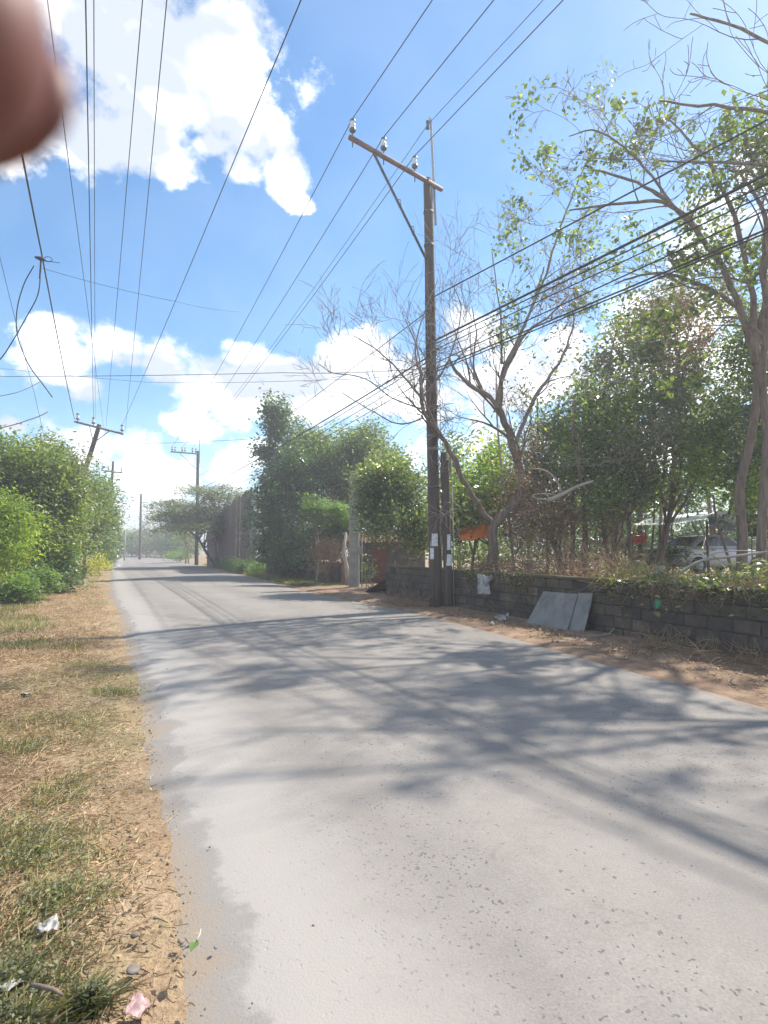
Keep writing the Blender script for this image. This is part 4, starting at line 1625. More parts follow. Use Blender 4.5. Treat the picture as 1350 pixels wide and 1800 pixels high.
# ------------------------------------------------------------------ the bare tree by the tall pole
def bare_tree():
    Y = 15.0
    b = Vector((W(868, 965, Y).x, Y, YZ - .1))
    t = thing('bare_tree', 'leafless forked tree just right of the tall pole, its twigs tangled round it', 'tree', b)
    r_ = random.Random(81)
    T, tips = Tubes(), []
    Tw = Tubes()
    tt = []
    tw = Style(nch=(3, 2, 1), ang=(30, 34, 36), lr=(.74, .72, .7), rr=.62, wander=.2, trop=.11, seg=7, tstart=.25)
    w = lambda *a: [W(px, py, Yd) for px, py, Yd in a]
    # trunk and the two great limbs
    T.add(cat_interp(w((866, 1012, 15), (868, 970, 15), (866, 935, 15), (872, 915, 15)), 4), [.14 - .003 * i for i in range(13)], 10)
    LEFT = w((870, 925, 15), (845, 895, 14.9), (822, 855, 14.7), (800, 810, 14.6), (775, 765, 14.5), (752, 738, 14.4), (741, 700, 14.4), (740, 655, 14.4))
    RIGHT = w((870, 922, 15), (893, 895, 15.1), (915, 870, 15.2), (918, 838, 15.2), (903, 790, 15.1), (888, 745, 15.1), (876, 712, 15))
    along_limb(T, tt, LEFT, .085, .045, 5, tw, r_, 1.1, (-.1, 0, .5), .006, .5)
    along_limb(T, tt, RIGHT, .12, .085, 5, tw, r_, 1.4, (.2, 0, .5), .006, .4)
    crown = [
        (w((878, 715, 15), (850, 690, 14.8), (815, 668, 14.6), (795, 640, 14.5), (788, 625, 14.5)), .07, .03, 7, 1.5),
        (w((876, 712, 15), (882, 670, 15.1), (905, 610, 15.2), (935, 540, 15.2), (955, 470, 15.3)), .075, .022, 10, 1.5),
        (w((935, 540, 15.2), (960, 480, 15.3), (985, 400, 15.4), (1020, 310, 15.5), (1055, 245, 15.5), (1088, 190, 15.6)), .04, .012, 9, 1.1),
        (w((885, 660, 15.1), (925, 585, 15.6), (960, 560, 15.7), (1000, 520, 16)), .045, .02, 7, 1.3),
        (w((905, 780, 15.1), (940, 700, 15.4), (975, 650, 15.7), (1000, 600, 16), (1010, 560, 16)), .06, .02, 8, 1.4),
        (w((882, 640, 15.1), (880, 560, 15), (872, 500, 15), (865, 440, 15)), .035, .012, 8, 1.2),
        (w((850, 690, 14.8), (832, 640, 14.9), (838, 590, 15), (830, 540, 15)), .035, .012, 8, 1.2),
        (w((775, 765, 14.5), (760, 735, 14.2), (742, 690, 14), (735, 620, 13.9), (712, 560, 13.8)), .04, .012, 8, 1.2),
        (w((741, 700, 14.4), (715, 668, 14.1), (690, 640, 13.9), (655, 610, 13.8), (620, 590, 13.7)), .035, .012, 9, 1.1),
        (w((740, 660, 14.4), (730, 620, 14.4), (742, 560, 14.5), (770, 490, 14.6)), .03, .01, 7, 1.1),
        (w((745, 735, 14.4), (700, 745, 14.2), (650, 720, 14), (600, 690, 13.8)), .022, .01, 6, 1.0),
        (w((742, 700, 14.4), (780, 650, 14.5), (800, 600, 14.6), (810, 540, 14.7), (790, 490, 14.7)), .03, .01, 8, 1.1),
        (w((745, 720, 14.4), (690, 700, 14.1), (640, 665, 13.9), (585, 655, 13.7), (560, 640, 13.6)), .022, .009, 7, .9),
    ]
    for P, r0, r1, n, L in crown:
        along_limb(Tw, tt, P, r0, r1, max(3, int(n * .56)), tw, r_, L, (0, 0, .35), .005, .12)
    link('trunk', T.mesh('trunk'), t, 'bark_brown', True)
    link('branches', Tw.mesh('branches'), t, 'twig', True)
    # a few surviving leaves
    rs = np.random.RandomState(5)
    sel = [p for p in tt if p.x > 3 and r_.random() < .16]
    pts = clump_points([tuple(p) for p in sel], 7, .12, rs)
    link('sparse_leaves', leaves_mesh('sparse_leaves', pts, .13, .5, .2, .5, rs=rs), t, 'leaf_mid', True)
    return tt


bare_tree()

# dead twigs and creepers wound around the tall pole
vine_heap('dead_creeper', 'tangle of dead creeper twigs wrapped round the tall pole at mid height', 'dead creeper', (1.3, 15.0, 5.5),
          [W(748, 640, 15), W(760, 625, 15), W(755, 660, 15), W(740, 650, 14.9), W(765, 675, 15)], 80, 1.3, .009, 'twig', 82, .55, .16, 0)
vine_heap('dead_creeper', 'dry creeper clinging to the lower half of the tall pole', 'dead creeper', (1.45, 15.0, 2.5),
          [W(765, 720, 15), W(770, 770, 15), W(772, 830, 15), W(778, 905, 14.9), W(785, 740, 15)], 110, .9, .008, 'twig', 83, .5, .12, 0)


# ------------------------------------------------------------------ jungle behind the block wall
gR = 'trees behind the block wall'
RT = [
    # label, base(px,Y), ellipsoids(px,py,Y,rx,ry,rd), K, n, size, mat, trunk r
    ('sunlit yellow-green tree between the tall pole and the bare tree', (838, 18.5), [(830, 860, 18.5, 55, 50, 1.3), (868, 810, 19, 44, 36, 1.2), (815, 900, 18, 40, 36, 1), (890, 860, 19, 34, 46, 1.1)], 330, 34, .14, 'leaf_yellow', .09, 2),
    ('dark slim tree peeking behind the tall pole', (805, 24), [(800, 800, 24, 26, 40, 1), (790, 860, 24, 34, 60, 1.2)], 130, 36, .17, 'leaf_dark', .09, 1),
    ('leafy tree right of the bare tree trunk with glossy speckled leaves', (985, 19), [(985, 760, 19, 62, 60, 1.5), (950, 840, 19, 54, 60, 1.4), (1020, 830, 18.6, 50, 64, 1.3)], 360, 34, .14, 'leaf_gloss', .12, 2),
    ('tree with two dark leaning trunks right of the cut log', (1052, 17.2), [(1055, 760, 17.2, 60, 60, 1.3), (1090, 830, 17, 56, 60, 1.3), (1040, 700, 18, 50, 40, 1.2)], 330, 34, .14, 'leaf_gloss', .13, 2),
    ('pale-leaved thin tree in the middle of the thicket', (1120, 19.5), [(1110, 800, 19.5, 52, 70, 1.4), (1090, 720, 20, 50, 50, 1.4)], 240, 32, .14, 'leaf_grey', .1, 1),
    ('deep green tree whose crown fills the middle right of the thicket', (1150, 17.5), [(1175, 690, 17.5, 66, 60, 1.4), (1215, 760, 17, 60, 60, 1.4), (1150, 620, 18, 50, 46, 1.3)], 350, 36, .16, 'leaf_mid', .13, 1),
    ('yellowish loose tree top left of the big right trunks', (1125, 21), [(1110, 600, 21, 60, 50, 1.5), (1060, 660, 21, 44, 44, 1.3), (1170, 560, 21, 50, 40, 1.4)], 170, 26, .16, 'leaf_grey', .11, 1),
    ('leafy tree over the white awning', (1262, 25), [(1240, 820, 20.5, 60, 54, 1.4), (1200, 860, 20, 44, 34, 1.1), (1290, 790, 20, 60, 50, 1.4)], 300, 34, .15, 'leaf_gloss', .12, 1),
    ('loose olive tree high in the thicket below the lowest cables', (1080, 19.5), [(1060, 640, 19.5, 50, 50, 1.4), (1130, 560, 19.5, 60, 44, 1.4), (1200, 530, 19, 60, 46, 1.4), (1270, 520, 18, 50, 50, 1.3)], 330, 24, .15, 'leaf_grey', .1, 1),
    ('bright leafy sapling tree low in the gap right of the slim trunks', (1075, 22), [(1075, 890, 22, 44, 44, 1.2), (1140, 870, 22, 50, 34, 1.2), (1010, 900, 22, 36, 36, 1)], 220, 34, .15, 'leaf_yellow', .07, 2),
    ('tree at the right edge with dark leaves beside the tallest trunks', (1365, 15.5), [(1330, 740, 15.5, 60, 70, 1.3), (1360, 640, 15.5, 60, 60, 1.2), (1310, 840, 15.5, 44, 44, 1)], 330, 36, .15, 'leaf_dark', .13, 1),
]
for i, (lab, (bx, bY), ells, K, n, sz, m, tr, stm) in enumerate(RT):
    E = [px_ell(px, py, Y, rx, ry, rd) for (px, py, Y, rx, ry, rd) in ells]
    simple_tree('thicket_tree', lab, 'tree', (W(bx, 965, bY).x, bY), E, int(K * 1.0), int(n * .42), sz * 1.12, m, .30, tr, 'bark_brown' if i % 2 else 'bark', .5,
                seed=90 + i, group=gR, hollow=.02, up=.35, rough=.6, limbs=12, stems=stm, ground=YZ)

gU = 'scrub saplings filling the thicket above the wall'
for i, (px, py, Y, w, h_, m, lab) in enumerate([
        (800, 905, 16.6, 22, 55, 'leaf_gloss', 'leafy scrub sapling immediately right of the stub pole'),
        (850, 870, 17.2, 34, 70, 'leaf_yellow', 'yellow-green scrub sapling left of the fork of the bare tree'),
        (905, 900, 16.2, 28, 50, 'leaf_dry', 'brown-leaved scrub sapling right behind the bare trunk'),
        (945, 800, 17.4, 40, 90, 'leaf_grey', 'greyish scrub sapling above the cut branch'),
        (975, 915, 15.8, 34, 44, 'leaf_dry', 'dry brown scrub below the cut branch'),
        (1010, 790, 16.8, 44, 90, 'leaf_yellow', 'tall yellow-green scrub sapling above the end of the cut branch'),
        (1060, 880, 15.6, 34, 60, 'leaf_gloss', 'glossy scrub sapling right of the thickest slim trunk'),
        (1090, 740, 16.4, 46, 80, 'leaf_yellow', 'yellow-green sapling high up over the bright weed'),
        (1130, 860, 16.4, 32, 44, 'leaf_gloss', 'small glossy sapling left above the white awning'),
        (1160, 760, 15.4, 44, 80, 'leaf_grey', 'pale loose sapling in front of the deep green tree'),
        (1230, 800, 15.2, 44, 70, 'leaf_yellow', 'yellow-green sapling hanging above the awning'),
        (1275, 720, 14.8, 40, 90, 'leaf_gloss', 'glossy sapling left beside the big right trunks'),
        (1335, 860, 14.2, 34, 70, 'leaf_yellow', 'sunlit sapling between and behind the big right trunks'),
        (1220, 620, 16.2, 56, 60, 'leaf_dry', 'brown withered crown hanging in the upper right of the thicket'),
        (1310, 600, 14.5, 50, 70, 'leaf_mid', 'dark green spray of leaves left of the nearer right trunk')]):
    E = [px_ell(px, py, Y, w, h_, .9), px_ell(px + 18, py - h_ * .5, Y + .4, w * .8, h_ * .5, .8), px_ell(px - 16, py + h_ * .3, Y - .2, w * .7, h_ * .5, .7)]
    simple_tree('scrub_sapling', lab, 'sapling', (W({1130: 1092, 1160: 1138, 1230: 1145, 1275: 1322, 1220: 1150}.get(px, px), 965, Y).x, Y), E, 90 if m == 'leaf_dry' else 150, 16, .11, m, .24, .022, 'bark_brown' if i % 2 else 'bark', .5,
                seed=300 + i, group=gU, hollow=.0, up=.3, rough=.7, limbs=7, stems=1 + (px < 1080), ground=YZ)

gB = 'trees far behind the thicket'
for i, (px, Y, top, w, m, lab) in enumerate([
        (770, 40, 850, 50, 'leaf_mid', 'background tree seen low behind the tall pole'),
        (850, 38, 820, 55, 'leaf_yellow', 'sunlit background tree low behind the bare tree'),
        (930, 36, 800, 55, 'leaf_mid', 'background tree behind the left part of the thicket'),
        (1020, 38, 790, 60, 'leaf_yellow', 'sunlit background tree behind the middle of the thicket'),
        (1110, 35, 780, 60, 'leaf_mid', 'background tree left of the white awning'),
        (1200, 37, 790, 60, 'leaf_dark', 'dark background tree above the white awning'),
        (1290, 34, 780, 60, 'leaf_yellow', 'bright background tree between the big right trunks'),
        (1380, 36, 770, 60, 'leaf_mid', 'background tree at the right edge of the picture')]):
    simple_tree('background_tree', lab, 'tree', (W(px, 965, Y).x, Y), [px_ell(px, (top + 960) / 2, Y, w, (985 - top) / 2, 2.4), px_ell(px + 20, 950, Y - 1, w, 36, 2)],
                120, 30, .25, m, .46, .16, 'bark', .5, seed=120 + i, group=gB, hollow=.4, rough=.4, ground=.4)


def big_tree(name, label, base, limbs, trunk, r0, seed, st, nL, Lc, leaf, nleaf, lsize, keep, grp=None, rclump=.22, mats=('bark', 'bark')):
    r_ = random.Random(seed)
    rs = np.random.RandomState(seed)
    b = Vector(base)
    t = thing(name, label, 'tree', b, 0, grp)
    T, Tw, tips = Tubes(), Tubes(), []
    P = cat_interp(trunk, 4)
    k = len(P)
    T.add(P, [r0 * (1 - .35 * i / (k - 1)) for i in range(k)], 10)
    for (pts, a, c) in limbs:
        along_limb(Tw, tips, pts, a, c, nL, st, r_, Lc, (0, 0, .3), .006, .2)
    link('trunk', T.mesh('trunk'), t, mats[0], True)
    link('branches', Tw.mesh('branches'), t, mats[1], True)
    sel = [tuple(p) for p in tips if keep(p, r_)]
    pts = clump_points(sel, nleaf, rclump, rs)
    link('crown', leaves_mesh('crown', pts, lsize, .62, .25, .9, rs=rs), t, leaf, True)
    return t


def PX(p):
    """photo pixel of a world point (used only to vary leaf density along the crown)"""
    d = p - EYE
    yy = d.y * math.cos(PITCH) + d.z * math.sin(PITCH)
    zz = -d.y * math.sin(PITCH) + d.z * math.cos(PITCH)
    if yy < .1: return (9999, 0)
    return (675 + F * d.x / yy, 900 - F * zz / yy)


ws = lambda *a: [W(px, py, Y) for px, py, Y in a]
sty = Style(nch=(2, 2, 2), ang=(38, 42, 45), lr=(.62, .62, .6), rr=.58, wander=.2, trop=.06, seg=6, tstart=.25)


def dens_big(p, r_):
    x, y = PX(p)
    q = .06 if x < 1180 else (.09 if y < 400 else .24)
    if y < 150: q = .03
    return r_.random() < q


big_tree('tall_broadleaf_tree', 'tall tree near the right edge, its sparse leafy boughs spreading left over the cables', (W(1312, 965, 13.4).x, 13.4, YZ - .1),
         [(ws((1330, 640, 13.2), (1300, 540, 13), (1250, 440, 12.8), (1190, 370, 12.6), (1120, 320, 12.5), (1040, 300, 12.4)), .09, .02),
          (ws((1330, 620, 13.2), (1320, 500, 12.8), (1290, 380, 12.4), (1240, 280, 12.2), (1180, 210, 12)), .085, .018),
          (ws((1300, 540, 13), (1230, 500, 13.4), (1150, 480, 13.8), (1080, 500, 14)), .06, .02),
          (ws((1250, 440, 12.8), (1180, 360, 13.2), (1090, 358, 13.4), (1000, 370, 13.5)), .06, .02),
          (ws((1330, 600, 13.2), (1360, 480, 12.6), (1370, 380, 12.2), (1380, 300, 12)), .1, .03),
          (ws((1190, 370, 12.6), (1120, 280, 12.6), (1050, 230, 12.6), (1000, 240, 12.6)), .035, .012),
          (ws((1320, 500, 12.8), (1370, 430, 12.4), (1440, 400, 12)), .07, .03)],
         ws((1303, 1010, 13.4), (1305, 940, 13.4), (1300, 860, 13.4), (1318, 780, 13.3), (1330, 700, 13.2), (1330, 610, 13.2)), .12, 201, sty, 5, 1.5, 'leaf_mid', 24, .13, dens_big, rclump=.14, mats=('bark_brown', 'bark'))
big_tree('tall_broadleaf_tree', 'second tall tree at the right edge, nearer than the one with spreading boughs', (W(1352, 965, 11.6).x, 11.6, YZ - .1),
         [(ws((1352, 560, 11.6), (1340, 480, 11.4), (1345, 380, 11), (1300, 300, 10.8)), .08, .025),
          (ws((1352, 560, 11.6), (1420, 450, 11.2), (1480, 330, 10.8), (1500, 200, 10.4)), .09, .03),
          (ws((1352, 600, 11.6), (1300, 560, 11.8), (1250, 560, 12)), .05, .02)],
         ws((1338, 1020, 11.6), (1340, 900, 11.6), (1348, 780, 11.6), (1340, 660, 11.6), (1352, 550, 11.6)), .095, 202, sty, 6, 1.4, 'leaf_mid', 24, .13, lambda p, r: r.random() < .12, rclump=.14, mats=('bark_brown', 'bark'))

st2 = Style(nch=(2, 2, 1), ang=(35, 40, 45), lr=(.6, .6, .6), rr=.55, wander=.16, trop=.07, seg=7, tstart=.2)
big_tree('tall_bare_tree', 'tall nearly leafless tree reaching into the top right corner from outside the picture', (8.6, 8.6, YZ - .1),
         [([Vector((8.6, 8.6, 5.0)), Vector((8.2, 8.9, 7)), Vector((7.6, 9.4, 8.8)), Vector((6.6, 9.9, 9.6)), Vector((5.2, 10.2, 10.0))], .065, .018),
          ([Vector((8.6, 8.6, 5.5)), Vector((8.0, 9.0, 8)), Vector((7.4, 9.3, 9.8)), Vector((6.6, 9.6, 10.8)), Vector((5.6, 9.8, 11.4))], .06, .016),
          ([Vector((8.2, 8.9, 7)), Vector((7.0, 9.5, 8.2)), Vector((6.0, 9.9, 8.6)), Vector((5.2, 10.3, 8.9))], .045, .014),
          ([Vector((8.6, 8.6, 5.0)), Vector((8.4, 8.0, 7)), Vector((8.0, 7.7, 8.4))], .06, .02),
          ([Vector((8.6, 8.6, 5.0)), Vector((9.4, 8.8, 7)), Vector((10, 9.2, 8.8))], .1, .03)],
         [Vector((8.6, 8.6, .3)), Vector((8.5, 8.6, 2)), Vector((8.65, 8.6, 4)), Vector((8.6, 8.6, 5.6))], .2, 203, st2, 5, 1.6, 'leaf_bright', 12, .16,
         lambda p, r: r.random() < (.06 if (p.z < 8.2 and PX(p)[0] > 1400) else .008), rclump=.16)
big_tree('tall_broadleaf_tree', 'leafy tree outside the right side of the picture whose shade falls on the near road', (9.0, 5.6, YZ - .1),
         [([Vector((9, 5.6, 4)), Vector((8.4, 5.4, 6)), Vector((7.4, 5.2, 7.6)), Vector((6.6, 5.0, 8.6))], .08, .02),
          ([Vector((9, 5.6, 4)), Vector((9.2, 6.2, 6)), Vector((8.6, 6.9, 7.6)), Vector((8.0, 7.2, 8.6))], .11, .03),
          ([Vector((9, 5.6, 4)), Vector((9.6, 5.2, 6)), Vector((9.8, 4.6, 7.8))], .1, .03)],
         [Vector((9.0, 5.6, .3)), Vector((9.1, 5.5, 2)), Vector((9.0, 5.6, 4.2))], .2, 204, st2, 3, 1.4, 'leaf_mid', 10, .2, lambda p, r: r.random() < .012)

# dried creeper curtain hanging in the thicket
for i, (lab, ctr, n) in enumerate([('brown curtain of dry creeper hanging in the crowns left of the big right trunks', [(1200, 560, 16.5), (1205, 620, 16.5), (1210, 680, 16.5), (1190, 540, 16.6), (1150, 540, 16.6)], 200),
                                   ('dry brown creeper wound round the upper fork of the bare tree', [(990, 500, 15.3), (970, 520, 15.3), (1000, 530, 15.4), (985, 560, 15.4)], 120),
                                   ('dry creeper strands clinging to the right limb of the bare tree', [(915, 800, 15), (925, 850, 15), (930, 900, 15), (935, 950, 15), (900, 700, 15)], 150)]):
    C = [W(*c) for c in ctr]
    t = vine_heap('dry_creeper', lab, 'dry creeper', C[0], C, n, 1.0, .007, 'vine_dry', 140 + i, .35, .28, -.6)
    rs = np.random.RandomState(i)
    link('leaves', leaves_mesh('leaves', clump_points([tuple(c) for c in C], 160, .38, rs), .09, .4, .2, .6, rs=rs), t, 'leaf_dry', True)

# slim stems standing in the thicket
gS = 'slim stems behind the block wall'
for i, (px, Y, px2, py2, r, m, lab) in enumerate([
        (1000, 16.4, 1012, 700, .085, 'bark_brown', 'slim dark trunk just right of the cut log'),
        (1022, 16.0, 1018, 760, .1, 'bark_brown', 'thickest slim trunk, right of the dry heap on the wall'),
        (905, 17.0, 872, 640, .05, 'bark_pale', 'thin straight stem behind the fork of the bare tree'),
        (962, 17.5, 945, 700, .055, 'bark', 'thin stem left of the cut log'),
        (1105, 17.5, 1085, 690, .06, 'bark', 'thin stem above the bright leaved weed'),
        (1150, 18.5, 1185, 720, .07, 'bark_pale', 'pale grey stem left of the white awning'),
        (1288, 14.6, 1254, 870, .05, 'bark', 'slanting stem in front of the silver car'),
        (1138, 18.8, 1150, 700, .04, 'bark', 'thinnest stem standing before the white awning')]):
    b = W(px, 965, Y)
    e = W(px2, py2, Y + .2)
    o0 = Vector((b.x, Y, YZ - .1))
    m_ = o0.lerp(e, .5) + Vector((.12 * math.sin(i * 2.1), 0, 0))
    ob = tube_obj('slim_trunk', [p - o0 for p in cat_interp([o0, o0.lerp(m_, .5) + Vector((.05, 0, 0)), m_, m_.lerp(e, .5) - Vector((.06, 0, 0)), e], 3)], [r * (1 - .05 * j) for j in range(13)], m, None, 8)
    ob.location = o0
    tag(ob, lab, 'trunk', gS)
#@@PROPS
# ------------------------------------------------------------------ dry heaps and plants on the wall
vine_heap('dry_brush', 'heap of dead brown brush on the wall top right of the tall pole', 'dead brush', wp(1, .5, 1.0),
          [wp(-.2 + .32 * i, .55 + .2 * (i % 3), 1.02 + .12 * (i % 2)) for i in range(6)], 260, .75, .007, 'vine_dry', 150, .5, .2, .2)
vine_heap('dry_brush', 'heap of curling dead vines on the wall top above the leaning grey sheets', 'dead brush', wp(3, .6, 1.0),
          [wp(2.2 + .3 * i, .75 + .25 * (i % 3), .95 + .14 * (i % 2)) for i in range(9)], 420, .8, .0075, 'vine_dry', 151, .55, .22, .25)
vine_heap('dry_brush', 'small dry straw tuft hanging over the wall top at the right edge', 'dead brush', wp(7.3, .2, 1.0),
          [wp(7.0 + .14 * i, .12, 1.02) for i in range(5)], 150, .4, .004, 'straw', 152, .6, .09, -.2)
vine_heap('dry_brush', 'low pile of dead twigs at the foot of the tall pole on its left', 'dead brush', (.9, 15.3, .05),
          [Vector((.95 - .2 * i, 15.35 + .25 * i, .12)) for i in range(4)], 130, .5, .006, 'vine_dry', 153, .5, .14, .3)
vine_heap('dry_brush', 'pale dead weeds lying along the foot of the wall at the right edge', 'dead brush', wp(6.6, -.5, .05),
          [wp(6.0 + .25 * i, -.45 - .12 * (i % 3), .12) for i in range(8)], 240, .35, .0045, 'straw', 154, .5, .12, .2)
vine_heap('dry_creeper', 'tall tangle of dry brown creeper below and right of the cut branch', 'dry creeper', W(1000, 960, 15.2),
          [W(px, py, 15.2) for px, py in ((905, 960), (930, 930), (960, 950), (990, 930), (1015, 960), (1040, 920), (1070, 960), (955, 905), (1085, 930))], 380, 1.0, .0065, 'vine_dry', 157, .45, .22, .1)
vine_heap('dry_creeper', 'loose pale twigs tangled in the crowns right of the cut branch', 'dry creeper', W(1080, 800, 15.4),
          [W(px, py, 15.3) for px, py in ((1060, 820), (1110, 780), (1150, 820), (1190, 760), (1080, 700), (1240, 720), (1130, 660), (1000, 700))], 260, 1.3, .006, 'bark_pale', 158, .35, .45, .1)
vine_heap('hanging_creeper', 'dry creeper strands hanging down the wall face right of the leaning grey sheets', 'dry creeper', wp(5, 0, 1.0),
          [wp(4.6 + .35 * i, -.02, 1.02) for i in range(7)], 130, .55, .005, 'vine_dry', 155, .4, .1, -1.1)
vine_heap('hanging_creeper', 'thin dry strands hanging down the wall face by the white sack', 'dry creeper', wp(1.6, 0, 1.0),
          [wp(.9 + .4 * i, -.02, 1.03) for i in range(5)], 80, .5, .005, 'vine_dry', 156, .4, .1, -1.1)
rs_ = np.random.RandomState(77)


def leaf_scatter(name, label, cat, pts, size, mat, aspect=.45, up=.6, stuff=True, rs=rs_, droop=0):
    o = link(name, leaves_mesh(name, pts, size, aspect, up, droop, rs=rs), None, mat)
    return tag(o, label, cat, kind='stuff' if stuff else None)


# dry leaves lying among the vines, on the wall top and behind it
P = []
for i in range(3400):
    s, t_ = rs_.uniform(-1.5, 5.2), abs(rs_.normal()) * .9 + .1
    p = wp(s, t_, .78 + rs_.rand() * .42 * (1 if s > -.5 else .5) - .12 * t_)
    P.append(tuple(p))
leaf_scatter('dead_leaves', 'brown dead leaves heaped among the vines behind the wall top', 'dead leaves', P, .07, 'leaf_dry')
P = []
for i in range(5200):
    s, t_ = rs_.uniform(4.3, 12), rs_.gamma(1.6, .55) + .08
    h = (.22 if s < 6.6 else .5) * math.exp(-((s - 7.5) / 3) ** 2) + .1
    p = wp(s, t_, .84 + rs_.rand() * (h + .12 * t_) - .1 * min(t_, 1))
    P.append(tuple(p))
for i in range(650):
    p = wp(rs_.choice([4.9, 5.8, 6.6, 7.4, 8.4, .4, 2.2]) + rs_.normal() * .28, -.03 - .05 * rs_.rand(), 1.08 - rs_.gamma(1.3, .12))
    if p.z > .2: P.append(tuple(p))
leaf_scatter('ground_cover', 'green leafy ground cover spreading over the wall top at the right', 'ground cover', P, .085, 'leaf_gloss', .55, .9)
P = []
for i in range(2600):
    c = [(4.6, .5), (5.2, .6), (5.9, .9), (6.8, .7)][i % 4]
    p = wp(c[0] + rs_.normal() * .35, abs(c[1] + rs_.normal() * .25) + .05, .9 + abs(rs_.normal()) * .16)
    P.append(tuple(p))
leaf_scatter('grass_tufts', 'fresh green grass growing over the wall top', 'grass', P, .16, 'grass', .12, -.2)
stem_plant('young_plant', 'bright yellow-green weed on the wall top left of the rubbish', *W(1118, 965, 11.6).xy, .5, 4, 72, 'leaf_bright', .15).location.z = .85

# cut log and the fallen branches
lg = thing('cut_branch', 'pale cut branch sticking out to the right in front of the thicket', 'branch', W(962, 880, 14.6))
lb = Vector(lg.location)
T = Tubes()
T.add(cat_interp([W(962, 881, 14.4) - lb, W(990, 868, 14.4) - lb, W(1015, 855, 14.5) - lb, W(1042, 846, 14.6) - lb], 3), [.055, .055, .05, .048, .046, .044, .04, .038, .036, .034], 8)
T.add(cat_interp([W(988, 866, 14.4) - lb, W(975, 840, 14.5) - lb, W(955, 826, 14.8) - lb, W(930, 824, 15.1) - lb], 3), .022, 6)
link('stem', T.mesh('stem'), lg, 'bark_pale')
T = Tubes()
T.add(cat_interp([W(962, 878, 14.4) - lb, W(940, 876, 14.5) - lb, W(938, 870, 14.6) - lb, W(960, 868, 14.6) - lb, W(975, 870, 14.6) - lb], 3), .018, 5)
link('bent_twig', T.mesh('bent_twig'), lg, 'bark_pale')
fb = thing('fallen_branch', 'long fallen branch rising from the wall top to the right past the silver car', 'branch', W(1172, 1024, 9.9))
fo = Vector(fb.location)
T = Tubes()
T.add(cat_interp([W(1168, 1026, 9.9) - fo, W(1200, 1004, 9.8) - fo, W(1235, 985, 9.7) - fo, W(1290, 978, 9.5) - fo, W(1350, 970, 9.3) - fo, W(1420, 960, 9.1) - fo], 3), [.034 - .0013 * i for i in range(16)], 7)
T.add(cat_interp([W(1232, 986, 9.7) - fo, W(1260, 972, 9.7) - fo, W(1310, 968, 9.6) - fo, W(1360, 975, 9.5) - fo], 3), .011, 5)
link('stem', T.mesh('stem'), fb, 'bark_pale')


# ------------------------------------------------------------------ cloth-like things
def crumple(name, label, cat, outline, thick, mat, seed, loc, n=16, amp=.05, group=None, flat_dir=None):
    """crumpled bag or sheet from a filled outline given in world points (u,v grid of four corners)"""
    c00, c10, c11, c01 = [Vector(p) for p in outline]
    o = Vector(loc)
    nrm = (c10 - c00).cross(c01 - c00).normalized()
    V, Fc = [], []
    for i in range(n + 1):
        for j in range(n + 1):
            u, v = i / n, j / n
            p = (c00 * (1 - u) + c10 * u) * (1 - v) + (c01 * (1 - u) + c11 * u) * v
            k = noise.noise(Vector((u * 3.3 + seed, v * 3.3, 1))) + .6 * abs(noise.noise(Vector((u * 8, v * 8 + seed, 2))))
            e = Vector((noise.noise(Vector((u * 4, v * 4, seed + 7.)) ), noise.noise(Vector((u * 4, v * 4, seed + 9.))), noise.noise(Vector((u * 4, v * 4, seed + 11.)))))
            p = p + nrm * amp * k * 1.4 + e * amp * .8
            V.append(tuple(p - o))
    for i in range(n):
        for j in range(n):
            a = i * (n + 1) + j
            Fc.append((a, a + n + 1, a + n + 2, a + 1))
    me = mesh_np(name, V, Fc, False)
    bm = bmesh.new()
    bm.from_mesh(me)
    bmesh.ops.solidify(bm, geom=bm.faces[:], thickness=thick)
    bm.to_mesh(me)
    bm.free()
    ob = link(name, me, None, mat)
    ob.location = o
    return tag(ob, label, cat, group)


Y = 13.7
crumple('sack', 'dirty white plastic sack hanging over the wall beside the tall pole', 'sack', [W(840, 1008, Y), W(858, 1012, Y - .1), W(862, 1044, Y - .4), W(839, 1044, Y - .3)], .004, 'plastic_white', 3, W(850, 1020, Y), 14, .035)
crumple('sack', 'twisted end of white plastic bag lying on top of the hanging sack', 'sack', [W(858, 1012, Y - .1), W(872, 1006, Y), W(872, 1012, Y - .1), W(852, 1030, Y - .35)], .004, 'plastic_white', 5, W(862, 1015, Y), 10, .03)
Y = 15.9
crumple('orange_tarp', 'bright orange tarp sheet behind the bare tree', 'tarp', [W(800, 925, Y + .9), W(864, 923, Y + .9), W(862, 944, Y), W(808, 948, Y)], .01, 'tarp_orange', 7, W(835, 937, Y), 12, .07)
crumple('red_cloth', 'red cloth hanging in the shade left of the silver car', 'cloth', [W(1102, 944, 20), W(1138, 938, 20), W(1138, 955, 20), W(1100, 957, 20)], .01, 'tarp_red', 8, W(1118, 948, 20), 10, .09)
Y = 12.6
crumple('rubbish_bag', 'crumpled white plastic bag on the raised ground in front of the silver car', 'rubbish', [W(1148, 994, Y), W(1170, 996, Y), W(1166, 1015, Y - .2), W(1146, 1012, Y - .2)], .004, 'plastic_white', 9, W(1157, 1004, Y), 10, .06)
crumple('rubbish_bag', 'greyish plastic bag beside the bright weed on the wall top', 'rubbish', [W(1110, 1002, Y), W(1128, 1000, Y), W(1128, 1020, Y - .2), W(1108, 1020, Y - .2)], .004, 'plastic_white', 10, W(1118, 1011, Y), 10, .06)


